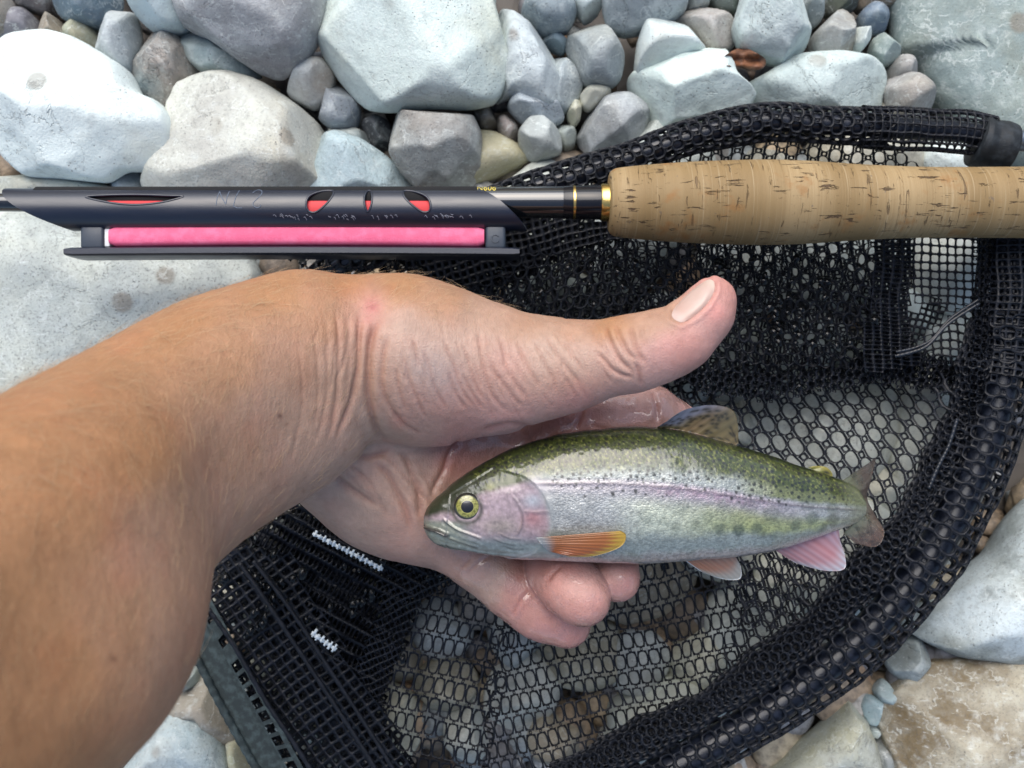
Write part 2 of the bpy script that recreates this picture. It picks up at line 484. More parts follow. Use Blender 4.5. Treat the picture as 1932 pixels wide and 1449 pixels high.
S = "stone"
STONES = [
 # name, label, outline, equator height, dome height, tints, grain, facets, boxiness
 ("stone", "largest rounded white stone at the left edge with a grey lower corner", [(0,110),(30,75),(100,66),(150,80),(200,110),(240,135),(265,180),(300,195),(325,225),(328,260),(310,295),(275,320),(235,320),(200,340),(125,335),(50,330),(15,300),(-8,265),(-22,190)], .008, .030, (.80,.85,.84), (.66,.71,.72), .06, 3, .35),
 ("stone", "big cream stone with brown spots behind the black line holder", [(345,165),(400,142),(440,140),(500,160),(560,200),(600,235),(620,262),(620,330),(600,400),(440,425),(300,400),(276,350),(290,310),(325,270),(325,210)], -.002, .030, (.58,.57,.52), (.46,.44,.41), .32, 3, .4),
 ("stone", "smooth purple-grey stone at the top edge, left of the biggest white one", [(338,-40),(600,-45),(616,5),(605,60),(575,110),(530,142),(490,135),(440,105),(390,70),(350,50),(330,0)], .010, .028, (.37,.37,.39), (.29,.28,.29), .25, 1, .5),
 ("stone", "biggest greenish white boulder at top centre with a chipped lower face", [(615,-40),(608,20),(600,60),(603,100),(625,140),(655,175),(690,200),(735,206),(800,200),(880,203),(930,190),(955,150),(960,110),(945,60),(932,10),(920,-40)], .010, .030, (.70,.77,.75), (.58,.64,.62), .18, 5, .75),
 ("stone", "pale bluish stone at the top edge between the dark and the purple-grey ones", [(245,-30),(250,10),(262,35),(285,55),(320,60),(352,50),(345,0),(335,-30)], .004, .022, (.52,.62,.66), (.58,.65,.68), .10, 1, .4),
 ("stone", "dark slate blue stone at the top edge near the left corner", [(104,-20),(103,20),(130,42),(190,52),(220,32),(228,-10),(200,-30)], -.004, .018, BLU, (.10,.13,.18), .3, 2, .4),
 ("stone", "upright narrow grey stone with pale tip above the largest white stone", [(186,98),(200,60),(215,25),(235,12),(255,25),(263,70),(260,112),(250,145),(225,135),(195,112)], -.002, .018, (.33,.36,.39), (.46,.48,.50), .25, 3, .4),
 ("stone", "small tan brown stone in the blurred top left corner", [(75,72),(80,45),(95,28),(125,50),(134,78),(100,90)], -.010, .014, (.30,.25,.20), BR2, .2, 2, .4),
 ("stone", "small yellowish olive stone beneath the dark slate blue one", [(128,62),(150,42),(178,45),(193,70),(190,100),(165,100),(130,80)], -.010, .015, (.36,.36,.28), OC2, .15, 2, .4),
 ("stone", "brown stone cut by the left edge near the top corner", [(-30,0),(10,-10),(25,10),(27,40),(10,85),(-30,95)], -.006, .016, BRN, (.40,.36,.33), .2, 1, .3),
 ("stone", "dim purple stone left of the small tan brown one", [(25,25),(50,18),(76,45),(80,75),(40,95),(12,90)], -.012, .014, (.19,.18,.21), (.25,.24,.26), .2, 1, .3),
 ("stone", "brown dark stone at the top edge left of the slate blue one", [(30,-20),(100,-20),(104,10),(95,30),(55,22),(30,10)], -.014, .014, (.14,.11,.11), DK2, .2, 1, .3),
 ("stone", "mottled brown and grey stone wedged between white and cream ones", [(246,140),(268,90),(285,62),(330,62),(382,135),(348,167),(322,215),(268,178)], -.006, .018, (.33,.285,.26), (.25,.29,.31), .35, 4, .4),
 ("stone", "greenish wedge stone lying under the purple-grey one", [(335,78),(348,62),(365,62),(400,80),(495,140),(450,152),(385,140),(345,105)], -.006, .016, (.30,.36,.37), (.40,.44,.44), .25, 3, .4),
 ("stone", "small white stone with brown base below the purple-grey one", [(538,150),(570,118),(612,115),(632,150),(615,192),(590,205),(548,185)], -.004, .017, (.50,.51,.51), (.36,.33,.31), .25, 3, .5),
 ("stone", "small blue-grey stone below the biggest white boulder's left end", [(604,185),(622,156),(655,172),(680,205),(672,238),(632,248),(602,225)], -.008, .015, (.22,.25,.30), (.29,.31,.35), .3, 3, .5),
 ("stone", "small black stone in the gap left of the round faceted one", [(684,232),(710,218),(738,235),(738,275),(715,288),(688,258)], -.014, .012, DRK, DK2, .2, 3, .4),
 ("stone", "flat sandy chip above the pale blue stone", [(622,240),(655,240),(690,252),(705,275),(680,280),(626,262)], -.012, .012, (.34,.34,.32), GRY, .2, 2, .5),
 ("stone", "round faceted grey-brown stone above the line holder's right half", [(738,220),(765,205),(800,195),(850,195),(888,213),(908,258),(905,320),(880,365),(810,370),(760,328),(737,290)], .002, .026, (.36,.365,.365), (.29,.265,.25), .35, 6, .5),
 ("stone", "pale blue stone with white patches touching the line holder", [(583,295),(600,262),(635,250),(680,265),(730,298),(790,355),(770,400),(600,400),(580,345)], -.004, .020, (.44,.53,.57), (.33,.40,.44), .35, 3, .45),
 ("stone", "smooth yellow ochre stone with a pointed right end", [(890,250),(935,251),(985,278),(1004,306),(960,325),(905,348),(870,365),(860,300)], -.010, .016, (.47,.43,.29), (.40,.36,.26), .12, 1, .4),
 ("stone", "flat cream stone edge just above the line holder's left end", [(-40,345),(60,333),(150,340),(228,358),(240,385),(100,402),(-40,400)], -.006, .015, (.52,.53,.48), CR2, .25, 1, .5),
 ("stone", "rough pale slab at the left between line holder and forearm", [(-60,400),(100,402),(300,405),(440,455),(490,520),(470,610),(300,740),(0,830),(-120,760)], -.010, .026, (.54,.55,.51), (.42,.44,.43), .6, 1, .75),
 ("stone", "small grey stone under the largest white stone's lower tip", [(215,338),(245,320),(274,335),(278,375),(230,385)], -.010, .014, (.33,.35,.38), LAV, .2, 2, .4),
 ("stone", "long white and lavender stone right of the biggest boulder", [(925,40),(940,18),(968,28),(1010,60),(1045,105),(1058,150),(1060,195),(1030,210),(965,185),(930,192),(945,120)], .000, .020, (.62,.67,.69), (.42,.45,.48), .18, 4, .4),
 ("stone", "lavender grey stone half under the long white and lavender one", [(1040,100),(1076,120),(1100,155),(1092,190),(1065,215),(1040,200)], -.006, .015, LAV, LA2, .3, 2, .4),
 ("stone", "dark bluish stone at the top edge right of the biggest boulder", [(983,32),(1000,-10),(1075,-10),(1088,25),(1072,58),(1022,66)], -.002, .018, (.20,.24,.28), (.27,.31,.34), .3, 1, .4),
 ("stone", "small white pointed stone at the top edge beside the dark bluish one", [(1078,-5),(1138,-10),(1130,25),(1105,42),(1085,22)], -.004, .014, WHT, WH2, .2, 2, .4),
 ("stone", "large grey rounded stone at the top edge right of centre", [(1138,15),(1140,-40),(1292,-40),(1292,20),(1250,50),(1180,64),(1148,50)], .004, .022, (.31,.34,.36), (.38,.41,.43), .3, 1, .5),
 ("stone", "upright medium grey stone below the large grey rounded one", [(1066,82),(1088,50),(1122,40),(1152,66),(1176,110),(1170,150),(1150,166),(1105,160),(1090,135)], .000, .022, (.34,.37,.39), (.27,.29,.31), .3, 4, .5),
 ("stone", "tiny blue pebble left of the upright medium grey stone", [(1018,75),(1050,64),(1072,82),(1062,104),(1035,92)], -.010, .011, (.27,.33,.38), BL2, .2, 1, .4),
 ("stone", "white stone behind the angular white one", [(1198,125),(1203,80),(1216,45),(1252,42),(1302,60),(1334,98),(1300,130),(1240,145),(1202,145)], .004, .022, (.68,.73,.73), (.56,.60,.60), .12, 3, .5),
 ("stone", "pinkish brown stone behind the two white ones", [(1265,48),(1300,22),(1350,22),(1384,45),(1388,82),(1358,112),(1330,105),(1300,66)], -.004, .018, (.34,.30,.29), (.43,.41,.40), .3, 3, .4),
 ("stone", "angular white stone with notched right side against the net rim", [(1183,152),(1200,130),(1262,113),(1300,105),(1330,94),(1362,100),(1378,130),(1385,150),(1420,185),(1400,215),(1340,225),(1232,240),(1212,195),(1186,168)], .006, .024, (.70,.77,.75), (.58,.65,.63), .15, 4, .85),
 ("stone", "white oblong stone at the top edge leaning above the dead leaf", [(1384,52),(1398,0),(1405,-30),(1500,-30),(1512,20),(1536,80),(1532,105),(1496,126),(1440,108),(1400,88)], .010, .024, (.62,.68,.67), (.50,.55,.56), .15, 4, .5),
 ("stone", "flat greenish white stone lying along the net rim", [(1402,168),(1440,145),(1500,110),(1572,106),(1642,118),(1668,145),(1664,185),(1650,215),(1500,225),(1418,210)], .000, .022, (.56,.62,.61), (.45,.51,.51), .25, 2, .8),
 ("stone", "grey-brown stone with a peaked top near the big slab", [(1530,72),(1560,40),(1590,13),(1606,35),(1606,80),(1600,112),(1540,112)], -.004, .018, (.31,.31,.31), BR2, .25, 3, .4),
 ("stone", "tiny white pebble beside the big slab's left edge", [(1605,78),(1613,54),(1635,53),(1637,80),(1620,102),(1606,96)], -.004, .012, (.50,.53,.52), WH2, .15, 1, .3),
 ("stone", "small greenish pebble touching the big slab", [(1640,102),(1650,70),(1672,64),(1690,90),(1690,118),(1662,128)], -.006, .014, (.30,.36,.36), GN2, .25, 2, .4),
 ("stone", "small dark blue pebble above the greenish one by the slab", [(1618,32),(1640,8),(1672,18),(1668,60),(1640,66),(1622,54)], -.012, .012, (.16,.20,.27), BL2, .25, 2, .4),
 ("stone", "small tan pebble with a domed top below the greenish one", [(1672,145),(1680,120),(1694,107),(1712,110),(1728,145),(1705,158),(1680,155)], -.006, .014, (.37,.35,.34), (.30,.28,.27), .2, 1, .3),
 ("stone", "round pinkish pebble squeezed between slab and net rim", [(1666,175),(1680,146),(1720,143),(1750,165),(1765,205),(1720,225),(1680,220)], .000, .018, (.38,.36,.36), (.30,.28,.26), .25, 1, .3),
 ("stone", "huge flat green-grey slab filling the top right corner", [(1690,-60),(1684,60),(1690,105),(1725,118),(1742,155),(1768,200),(1830,260),(1890,310),(2060,330),(2080,-60)], -.014, .022, (.24,.29,.29), (.30,.34,.32), .30, -2, .95),
 ("stone", "pale lavender stone below the long white and lavender one", [(958,205),(970,180),(1000,163),(1022,158),(1050,190),(1064,225),(1040,240),(990,235)], -.002, .016, (.41,.45,.50), (.32,.35,.39), .3, 3, .5),
 ("stone", "small round whitish stone right of the yellow ochre one", [(978,250),(998,225),(1025,223),(1050,245),(1060,268),(1056,292),(1012,306),(983,290)], .000, .017, (.44,.46,.46), (.36,.37,.37), .2, 2, .4),
 ("stone", "small oval cream pebble among the grey ones above the net rim", [(1094,182),(1108,166),(1130,163),(1152,170),(1148,187),(1112,210),(1097,202)], -.004, .012, (.48,.44,.37), CRM, .15, 1, .3),
 ("stone", "thin yellowish stone chip below the oval cream pebble", [(1068,218),(1086,186),(1098,198),(1094,228),(1080,242)], -.008, .011, (.50,.49,.36), CRM, .12, 2, .4),
 ("stone", "grey quartz veined stone tucked against the net rim", [(1086,260),(1100,220),(1143,186),(1182,180),(1218,203),(1236,245),(1200,275),(1120,300)], -.002, .020, (.38,.39,.41), (.28,.29,.31), .35, 4, .5),
 ("stone", "small olive grey pebble behind the small round whitish one", [(1038,243),(1075,234),(1087,252),(1083,278),(1065,290),(1050,270)], -.008, .012, (.31,.33,.30), GRY, .2, 1, .4),
 ("stone", "little brown pebble right of the round faceted stone", [(893,210),(910,202),(932,208),(940,238),(918,246),(905,240)], -.012, .011, (.24,.20,.18), BR2, .2, 2, .4),
 ("stone", "little reddish pebble next to the brown one", [(936,228),(952,220),(970,228),(980,260),(962,275),(945,262)], -.010, .012, (.30,.25,.24), (.36,.32,.31), .2, 1, .4),
 ("stone", "little dark pebble under the biggest boulder's right end", [(920,190),(942,176),(967,182),(962,206),(930,210)], -.014, .010, (.15,.14,.14), DK2, .2, 1, .4),
 ("stone", "pale little stone at the top edge between large grey and pinkish ones", [(1290,-10),(1332,-12),(1336,12),(1312,26),(1294,22)], -.006, .014, (.44,.46,.46), GRY, .2, 1, .4),
 ("stone", "dark green-grey stone at the top edge left of the oblong white one", [(1334,-12),(1390,-20),(1396,10),(1385,30),(1350,22)], -.008, .015, (.15,.17,.16), (.20,.23,.21), .2, 1, .4),
 ("stone", "little grey stone at the top edge right of the oblong white one", [(1505,0),(1520,-15),(1548,0),(1548,40),(1532,55),(1515,35)], -.008, .014, (.29,.32,.33), GR2, .2, 1, .4),
 ("stone", "mossy dark stone at the top edge near the big slab", [(1548,-15),(1612,-15),(1612,18),(1592,28),(1560,30)], -.014, .014, (.12,.13,.10), DK2, .2, 1, .4),
 ("stone", "brown flat stone at the top edge touching the big slab", [(1608,-15),(1690,-20),(1686,15),(1650,22),(1618,20)], -.014, .014, (.21,.17,.13), BRN, .2, 1, .4),
 ("stone", "white weathered boulder at the right edge outside the net", [(1700,1170),(1772,1120),(1800,1095),(1865,1050),(1900,990),(1945,940),(2010,930),(2020,1270),(1890,1245),(1800,1232),(1740,1205)], -.004, .030, (.60,.65,.68), (.26,.28,.27), .4, 2, .5),
 ("stone", "big brown and cream mottled boulder in the bottom right corner", [(1655,1345),(1695,1295),(1760,1252),(1880,1235),(2010,1250),(2010,1520),(1690,1520),(1680,1430)], -.002, .030, (.15,.105,.055), (.44,.40,.33), .5, 2, .6),
 ("stone", "small wet grey and white stone above the brown mottled boulder", [(1668,1238),(1690,1215),(1733,1200),(1750,1238),(1712,1285),(1680,1268)], -.008, .016, (.42,.47,.50), (.20,.21,.20), .2, 3, .5),
 ("stone", "small pale notched pebble left of the brown mottled boulder", [(1648,1302),(1668,1282),(1680,1296),(1692,1312),(1672,1330),(1656,1322)], -.006, .010, (.35,.42,.44), GRY, .15, 2, .5),
 ("stone", "tiny reddish pebble between the notched pebble and the brown boulder", [(1680,1290),(1702,1280),(1704,1298),(1692,1312)], -.012, .010, (.33,.23,.18), BR2, .15, 1, .4),
 ("stone", "roundish pale blue pebble beside the cream wedge stone", [(1620,1328),(1634,1310),(1660,1318),(1662,1345),(1648,1372),(1628,1358)], -.006, .012, (.37,.44,.47), PB2, .15, 2, .4),
 ("stone", "tiny white pebble under the roundish pale blue one", [(1628,1368),(1652,1362),(1660,1372),(1642,1392),(1632,1385)], -.010, .010, (.44,.50,.52), WH2, .1, 1, .4),
 ("stone", "grey pebble at the bottom edge right of the cream wedge stone", [(1638,1402),(1660,1386),(1682,1390),(1685,1425),(1680,1470),(1640,1470)], -.008, .013, (.30,.30,.30), GR2, .2, 1, .4),
 ("stone", "dark brown pebble at the bottom edge beside the grey one", [(1684,1400),(1715,1395),(1735,1430),(1720,1470),(1684,1470)], -.014, .012, (.13,.11,.09), BRN, .2, 1, .4),
 ("stone", "cream and yellow wedge stone at the bottom edge outside the net", [(1440,1480),(1500,1415),(1555,1368),(1610,1312),(1626,1340),(1646,1400),(1655,1490),(1520,1510)], -.006, .020, (.46,.43,.31), (.40,.40,.36), .3, 2, .6),
 ("stone", "bluish white flecked stone at the bottom edge beside the forearm", [(230,1480),(262,1410),(300,1350),(345,1335),(390,1355),(420,1400),(440,1480)], -.006, .020, (.34,.41,.45), (.45,.48,.48), .4, 1, .5),
 ("stone", "dull brown stone between the forearm and the net's flat edge", [(318,1345),(340,1290),(380,1265),(420,1320),(452,1390),(420,1400),(380,1350)], -.010, .016, (.26,.22,.18), BR2, .25, 2, .4),
 ("stone", "small mossy pebble at the bottom edge against the net's flat edge", [(425,1400),(452,1388),(485,1440),(480,1475),(438,1475)], -.010, .013, (.30,.32,.24), OC2, .2, 1, .4),
 ("stone", "little pale pebble just under the forearm's lower edge", [(330,1288),(345,1262),(372,1262),(375,1285),(350,1302)], -.008, .012, (.36,.40,.39), GRY, .2, 1, .4),
]
for k, (nm, lab, poly, ze, h, a, b, g, fc, bx) in enumerate(STONES):
    make_stone(nm, lab, poly, ze - .004, h, a, b, g, fc, bx, seed=k * 7)

# stones under the net, seen only through its holes
UNDER = [((900,360),(1060,330),(1460,240),(1740,260),(1860,480),(1850,700),(1500,1170),(1150,1449),(480,1460),(440,1180),(520,900),(760,600))][0]
rngu = np.random.default_rng(21)
cent = []
BIGU = [[(1395,730),(1500,700),(1660,705),(1690,800),(1640,900),(1500,930),(1400,860)], [(1700,700),(1850,690),(1880,800),(1800,930),(1700,960),(1660,860)],
        [(1500,960),(1620,930),(1730,975),(1690,1090),(1560,1180),(1470,1090)], [(1390,1080),(1480,1110),(1530,1210),(1430,1300),(1340,1260),(1330,1150)], [(1150,1330),(1290,1270),(1400,1320),(1300,1420),(1170,1450)],
        [(1690,430),(1860,430),(1870,560),(1780,600),(1690,560)], [(1700,610),(1800,590),(1860,620),(1850,700),(1720,690)]]
UC = [(.68,.68,.63), (.74,.73,.68), (.68,.69,.65), (.74,.75,.71), (.66,.67,.62), (.72,.76,.78), (.70,.73,.74)]
ULAB = ["large pale stone under the net right behind the trout's tail end", "large pale stone under the net's right side below the square mesh", "pale stone under the net between tail fin and hem", "pale oblong stone under the net below the anal fin", "pale stone under the net at the bottom along the hem", "bright white stone behind the upper square mesh panel", "bright white stone behind the lower square mesh panel"]
for k, (q, c, lab_) in enumerate(zip(BIGU, UC, ULAB)):
    make_stone("stone", lab_, q, -.010, .026, c, tuple(x * .82 for x in c), .2, 2, .8, seed=400 + k)
    q = np.array(q, float); cent.append((*q.mean(0), .82 * np.sqrt(abs(np.sum(q[:, 0] * np.roll(q[:, 1], -1) - np.roll(q[:, 0], -1) * q[:, 1])) / 2 / np.pi)))
nbig = len(cent)
for tries in range(6000):
    x, y = rngu.uniform(430, 1870), rngu.uniform(280, 1470)
    if not in_poly(np.array([x]), np.array([y]), UNDER)[0]: continue
    r = rngu.uniform(58, 115)
    if all(math.hypot(x - c[0], y - c[1]) > (r + c[2]) * .74 for c in cent):
        cent.append((x, y, r))
for k, (x, y, r) in enumerate(cent[nbig:]):
    a = np.sort(rngu.uniform(0, 2 * np.pi, 3))
    ang = np.linspace(0, 2 * np.pi, 9, endpoint=False) + rngu.uniform(0, .6)
    el = rngu.uniform(.75, 1.0); ro = rngu.uniform(0, 3.14)
    q = np.stack([np.cos(ang) * r * rngu.uniform(.9, 1.12, 9), np.sin(ang) * r * el * rngu.uniform(.9, 1.12, 9)], 1)
    q = q @ np.array([[math.cos(ro), -math.sin(ro)], [math.sin(ro), math.cos(ro)]]) + (x, y)
    if x > 1650 and y < 720: t = [(.52,.56,.57), (.46,.50,.51), (.55,.57,.55)]
    elif y < 760: t = [(.42,.44,.43), (.36,.37,.35), (.46,.48,.48), (.33,.31,.27)]
    elif x > 1350: t = [(.46,.45,.41), (.42,.42,.39), (.36,.30,.23), (.43,.44,.42), (.47,.47,.44)]
    else: t = [(.34,.31,.25), (.42,.42,.40), (.28,.24,.19), (.40,.42,.44), (.46,.44,.37)]
    c = np.array(t[rngu.integers(len(t))])
    make_stone("stone", "cobble lying under the black net, showing only through its mesh", q, -.010, rngu.uniform(.014, .022), c * 1.45, c * rngu.uniform(.95, 1.25), .3, 3, .45, seed=500 + k, group="cobbles under the net")
# ---------------------------------------------------------------- landing net
def net_material(name, rgb, rough, coat):
    m = Mat(name)
    co = m.coord('Object')
    n_ = m.noise(co, 300, 3)
    m.set(Base_Color=m.mix(m.ramp(n_, 0.4, 0.7), rgb, tuple(c * 2.2 for c in rgb)), Roughness=m.ramp(n_, 0.3, 0.7, rough, rough + .2),
          Normal=m.bump(m.noise(co, 1500, 2), 0.3, 0.0004))
    m.b.inputs['Coat Weight'].default_value = coat
    m.b.inputs['Coat Roughness'].default_value = 0.15
    m.b.inputs['Specular IOR Level'].default_value = .3
    return m.m
NETM = net_material("black_netting", (.004, .005, .008), .46, .06)
RUB = net_material("black_rubber", (.012, .015, .018), .45, .0)
TUBEM = net_material("wet_black_tube", (.005, .007, .013), .28, .35)
STRAPM = net_material("faded_strap", (.028, .038, .038), .65, .0)

def superell(a, n, e=2.6):
    c, s = math.cos(a), math.sin(a)
    return np.array([np.sign(c) * abs(c) ** (2 / e), np.sign(s) * abs(s) ** (2 / e)])

def cell_rings(kind, gap):
    """Holes of one lattice cell: list of (outer outline, hole outline) in cell units, and the row offset of odd columns."""
    out = []
    def add(poly, cx, cy, hx, hy, n, e):
        poly = np.asarray(poly, float)
        o_, h_ = [], []
        for k in range(n):
            a = 2 * math.pi * (k + .5) / n
            d = np.array([math.cos(a), math.sin(a)])
            # ray to polygon
            best = 1e9
            for i in range(len(poly)):
                p, q = poly[i] - (cx, cy), poly[(i + 1) % len(poly)] - (cx, cy)
                M = np.array([[d[0], p[0] - q[0]], [d[1], p[1] - q[1]]])
                det = np.linalg.det(M)
                if abs(det) < 1e-9: continue
                t, u = np.linalg.solve(M, p)
                if t > 0 and -1e-6 <= u <= 1 + 1e-6: best = min(best, t)
            # snap sample to nearest corner if close
            pt = d * best
            o_.append(pt + (cx, cy))
            ah = math.atan2(pt[1] / hy, pt[0] / hx)
            h_.append(superell(ah, 2, e) * (hx, hy) + (cx, cy))
        out.append((np.array(o_), np.array(h_)))
    if kind == 'hex':
        add([(.62, -.14), (.62, .14), (.38, .36), (-.38, .36), (-.62, .14), (-.62, -.14), (-.38, -.36), (.38, -.36)], 0, 0, .62 - gap, .36 - gap * .16, 14, 2.5)
        add([(.38, .36), (.38, .64), (-.38, .64), (-.38, .36)], 0, .5, .38 - gap * 1.05, .14 - gap * .30, 8, 2.0)
        return out, .5
    if kind == 'hex1':
        add([(.5, -.33), (.5, .33), (0, .67), (-.5, .33), (-.5, -.33), (0, -.67)], 0, 0, .5 - gap, .56 - gap * .7, 12, 2.2)
        return out, 'brick'
    if kind == 'rows':
        add([(.5, -.42), (.5, .42), (-.5, .42), (-.5, -.42)], 0, 0, .5 - gap, .42 - gap * .45, 12, 3.2)
        add([(.5, .42), (.5, .58), (-.5, .58), (-.5, .42)], 0, .5, .5 - gap * 1.6, .03, 6, 2.0)
        return out, 0
    add([(.5, -.5), (.5, .5), (-.5, .5), (-.5, -.5)], 0, 0, .5 - gap, .5 - gap, 12, 4.0)
    return out, 0

def netting(kind, fmap, urange, vrange, keep, gap=.12, t=.0007):
    rings, off = cell_rings(kind, gap)
    us = np.arange(urange[0], urange[1]); vs2 = np.arange(vrange[0], vrange[1])
    U, Vv = np.meshgrid(us, vs2, indexing='ij')
    U = U.astype(float); Vv = Vv.astype(float)
    if off == 'brick':
        U = U + .5 * (np.mod(Vv, 2)); 
    else:
        Vv = Vv + off * np.mod(U, 2)
    U, Vv = U.ravel(), Vv.ravel()
    k = keep(U, Vv)
    U, Vv = U[k], Vv[k]
    vs_, fs_, base = [], [], 0
    ysc = 1.0
    for o_, h_ in rings:
        n = len(o_)
        mid = o_ * .5 + h_ * .5
        lay = [(o_, t), (mid, t * .8), (h_, 0.0), (o_, -t)]
        vv = []
        for pts, w in lay:
            uu = U[:, None] + pts[None, :, 0]; v2 = Vv[:, None] + pts[None, :, 1]
            vv.append(fmap(uu.ravel(), v2.ravel(), w).reshape(len(U), n, 3))
        vv = np.stack(vv, 1).reshape(-1, 3)           # cell, layer, n
        c = (np.arange(len(U)) * 4 * n)[:, None, None]
        j = np.arange(n)[None, None]; L = np.arange(4)[None, :, None]
        nx = (j + 1) % n
        a0 = c + L * n + j; a1 = c + L * n + nx
        L2 = (L + 1) % 4
        b0 = c + L2 * n + j; b1 = c + L2 * n + nx
        f = np.stack([a0 + 0 * b0, a1, b1, b0], -1)[:, :3].reshape(-1, 4)
        vs_.append(vv); fs_.append(f + base); base += len(vv)
    return np.concatenate(vs_), np.concatenate(fs_)

def smooth_field(seed, scale):
    """A gentle random field over the picture plane."""
    def f(px, py):
        return fbm(np.stack([px / scale, py / scale, np.full(np.shape(px), 3.7 + seed)], -1).reshape(-1, 3), 2, seed).reshape(np.shape(px))
    return f

def sheet(kind, origin, ang, pu, pv, z0, zamp, poly, gap=.12, t=.0007, warp=14, zs=160, seed=0, zfun=None, shear=0.0, bend=None):
    ca, sa = math.cos(ang), math.sin(ang)
    wf, wg = smooth_field(seed + 120, 26), smooth_field(seed + 160, 26)
    wx, wy, wz = smooth_field(seed, 170), smooth_field(seed + 40, 170), smooth_field(seed + 80, zs)
    def to_px(u, v):
        a, b = u * pu + v * pv * shear, v * pv
        px = origin[0] + ca * a - sa * b; py = origin[1] + sa * a + ca * b
        if bend is not None: px, py = bend(px, py)
        px, py = px + warp * wx(px, py) * 2, py + warp * wy(px, py) * 2
        return px + 7 * wf(px, py), py + 7 * wg(px, py)
    def fmap(u, v, w):
        px, py = to_px(u, v)
        z = z0 + zamp * wz(px, py) * 2 + w
        if zfun is not None: z = z + zfun(px, py)
        return P(px, py, z)
    def keep(u, v):
        px, py = to_px(u, v)
        return in_poly(px, py, poly)
    R = 1900 / min(pu, pv)
    return netting(kind, fmap, (-int(1500 / pu), int(1500 / pu)), (-int(1300 / pv), int(1300 / pv)), keep, gap, t)

net = empty("landing_net", (0.06, -0.02, 0.02))
tag(net, "black landing net of rubbery mesh on a round hoop lying under rod, hand and trout", "landing net")
def netpart(name, vf, mat, kind=None):
    o = mesh_obj(name, vf[0], vf[1], mat)
    child(o, net)
    if kind: o["kind"] = kind
    return o

# hoop and the loose mesh sleeve around it
HZ = .036
hoop_px = [(1905,268),(1830,252),(1740,246),(1640,240),(1540,236),(1450,232),(1360,246),(1270,272),(1180,303),(1090,333),(1000,362),(900,396),(800,430),(700,468),(610,515),(520,590),(450,700),(415,850),(405,1000),(480,1150),(560,1290),(650,1425),(750,1530),(880,1580),(1080,1545),(1220,1478),(1340,1408),(1450,1340),(1550,1262),(1640,1182),(1715,1095),(1778,1000),(1828,900),(1866,800),(1890,690),(1900,580),(1902,470),(1900,400)]
hoop_px = np.array(hoop_px, float)
HP = catmull(hoop_px, 700)
hw = np.interp(np.arange(700), np.linspace(0, 699, len(hoop_px)), np.array([34]*5 + [34]*2 + [32]*6 + [34]*4 + [40]*8 + [44,46,50,54,58,60,62,62,60,58,56,52,50]))
h3 = P(HP[:, 0], HP[:, 1], HZ)
fr_ = np.linspace(0, 1, 700)
h3[:, 2] += .003 * np.sin(np.linspace(0, 9, 700)) - .019 * sstep(.34, .42, fr_) * sstep(.64, .56, fr_)
netpart("hoop", tube(h3, np.interp(np.arange(700), [0, 250, 420, 700], [20, 20, 32, 33]) * sc(HZ), 20), TUBEM)

tgt = np.gradient(h3, axis=0); tgt /= np.linalg.norm(tgt, axis=1)[:, None]
side = np.cross(tgt, [0, 0, 1.0]); side /= np.linalg.norm(side, axis=1)[:, None]
arc = np.r_[0, np.cumsum(np.linalg.norm(np.diff(h3, axis=0), axis=1))]
def sleeve_on(path, rad, L0, L1, pitch, around, kind, gap, t, sag=.15, seed=0):
    tg = np.gradient(path, axis=0); tg /= np.linalg.norm(tg, axis=1)[:, None]
    sd_ = np.cross(tg, [0, 0, 1.0]); sd_ /= np.linalg.norm(sd_, axis=1)[:, None]
    al = np.r_[0, np.cumsum(np.linalg.norm(np.diff(path, axis=0), axis=1))]
    L0, L1 = al[-1] * L0, al[-1] * L1
    nu = int((L1 - L0) / pitch); idx = np.arange(len(path))
    nz = smooth_field(seed, 90)
    def fmap(u, v, w):
        ii = np.interp(L0 + np.clip(u, -1, nu + 1) * pitch, al, idx)
        c = np.stack([np.interp(ii, idx, path[:, k]) for k in range(3)], -1)
        sd = np.stack([np.interp(ii, idx, sd_[:, k]) for k in range(3)], -1)
        r = np.interp(ii, idx, rad)
        a = v / around * 2 * np.pi
        px, py = PX(c)
        a = a + .35 * nz(px * 1.6 + 30, py * 1.6)
        rr = r * (1 + .34 * nz(px + 60 * np.cos(a), py + 60 * np.sin(a))) + w
        x = np.cos(a) * rr; z = np.sin(a) * rr * .78 - sag * r * (.5 - .5 * np.sin(a))
        return c + sd * x[:, None] + np.array([0, 0, 1.0]) * z[:, None]
    return netting(kind, fmap, (0, nu), (0, around), lambda u, v: np.ones(u.shape, bool), gap, t)
def sleeve(i0, i1, pitch_px, around, kind, gap, t, rmul=1.0, sag=.15, seed=0):
    return sleeve_on(h3, hw * sc(HZ) * rmul, arc[i0] / arc[-1], arc[i1] / arc[-1], pitch_px * sc(HZ), around, kind, gap, t, sag, seed)
def vswap(vf): return vf
netpart("hoop_sleeve", sleeve(52, 225, 19, 8, 'hex', .20, .0008, 1.0, seed=3), NETM)
netpart("hoop_sleeve", sleeve(225, 456, 22, 8, 'hex', .2, .0007, 1.0, seed=4), NETM)
netpart("hoop_sleeve", sleeve(455, 660, 22, 10, 'hex', .17, .0008, 1.0, seed=5), NETM)
netpart("square_mesh_sleeve", sleeve(12, 62, 14.5, 14, 'square', .12, .0006, 1.12, seed=6), NETM)
netpart("square_mesh_sleeve", sleeve(640, 692, 13.5, 18, 'square', .16, .0006, 1.06, seed=7), NETM)
netpart("square_mesh_sleeve", sleeve(640, 690, 17, 13, 'square', .2, .0006, .9, seed=8), NETM)

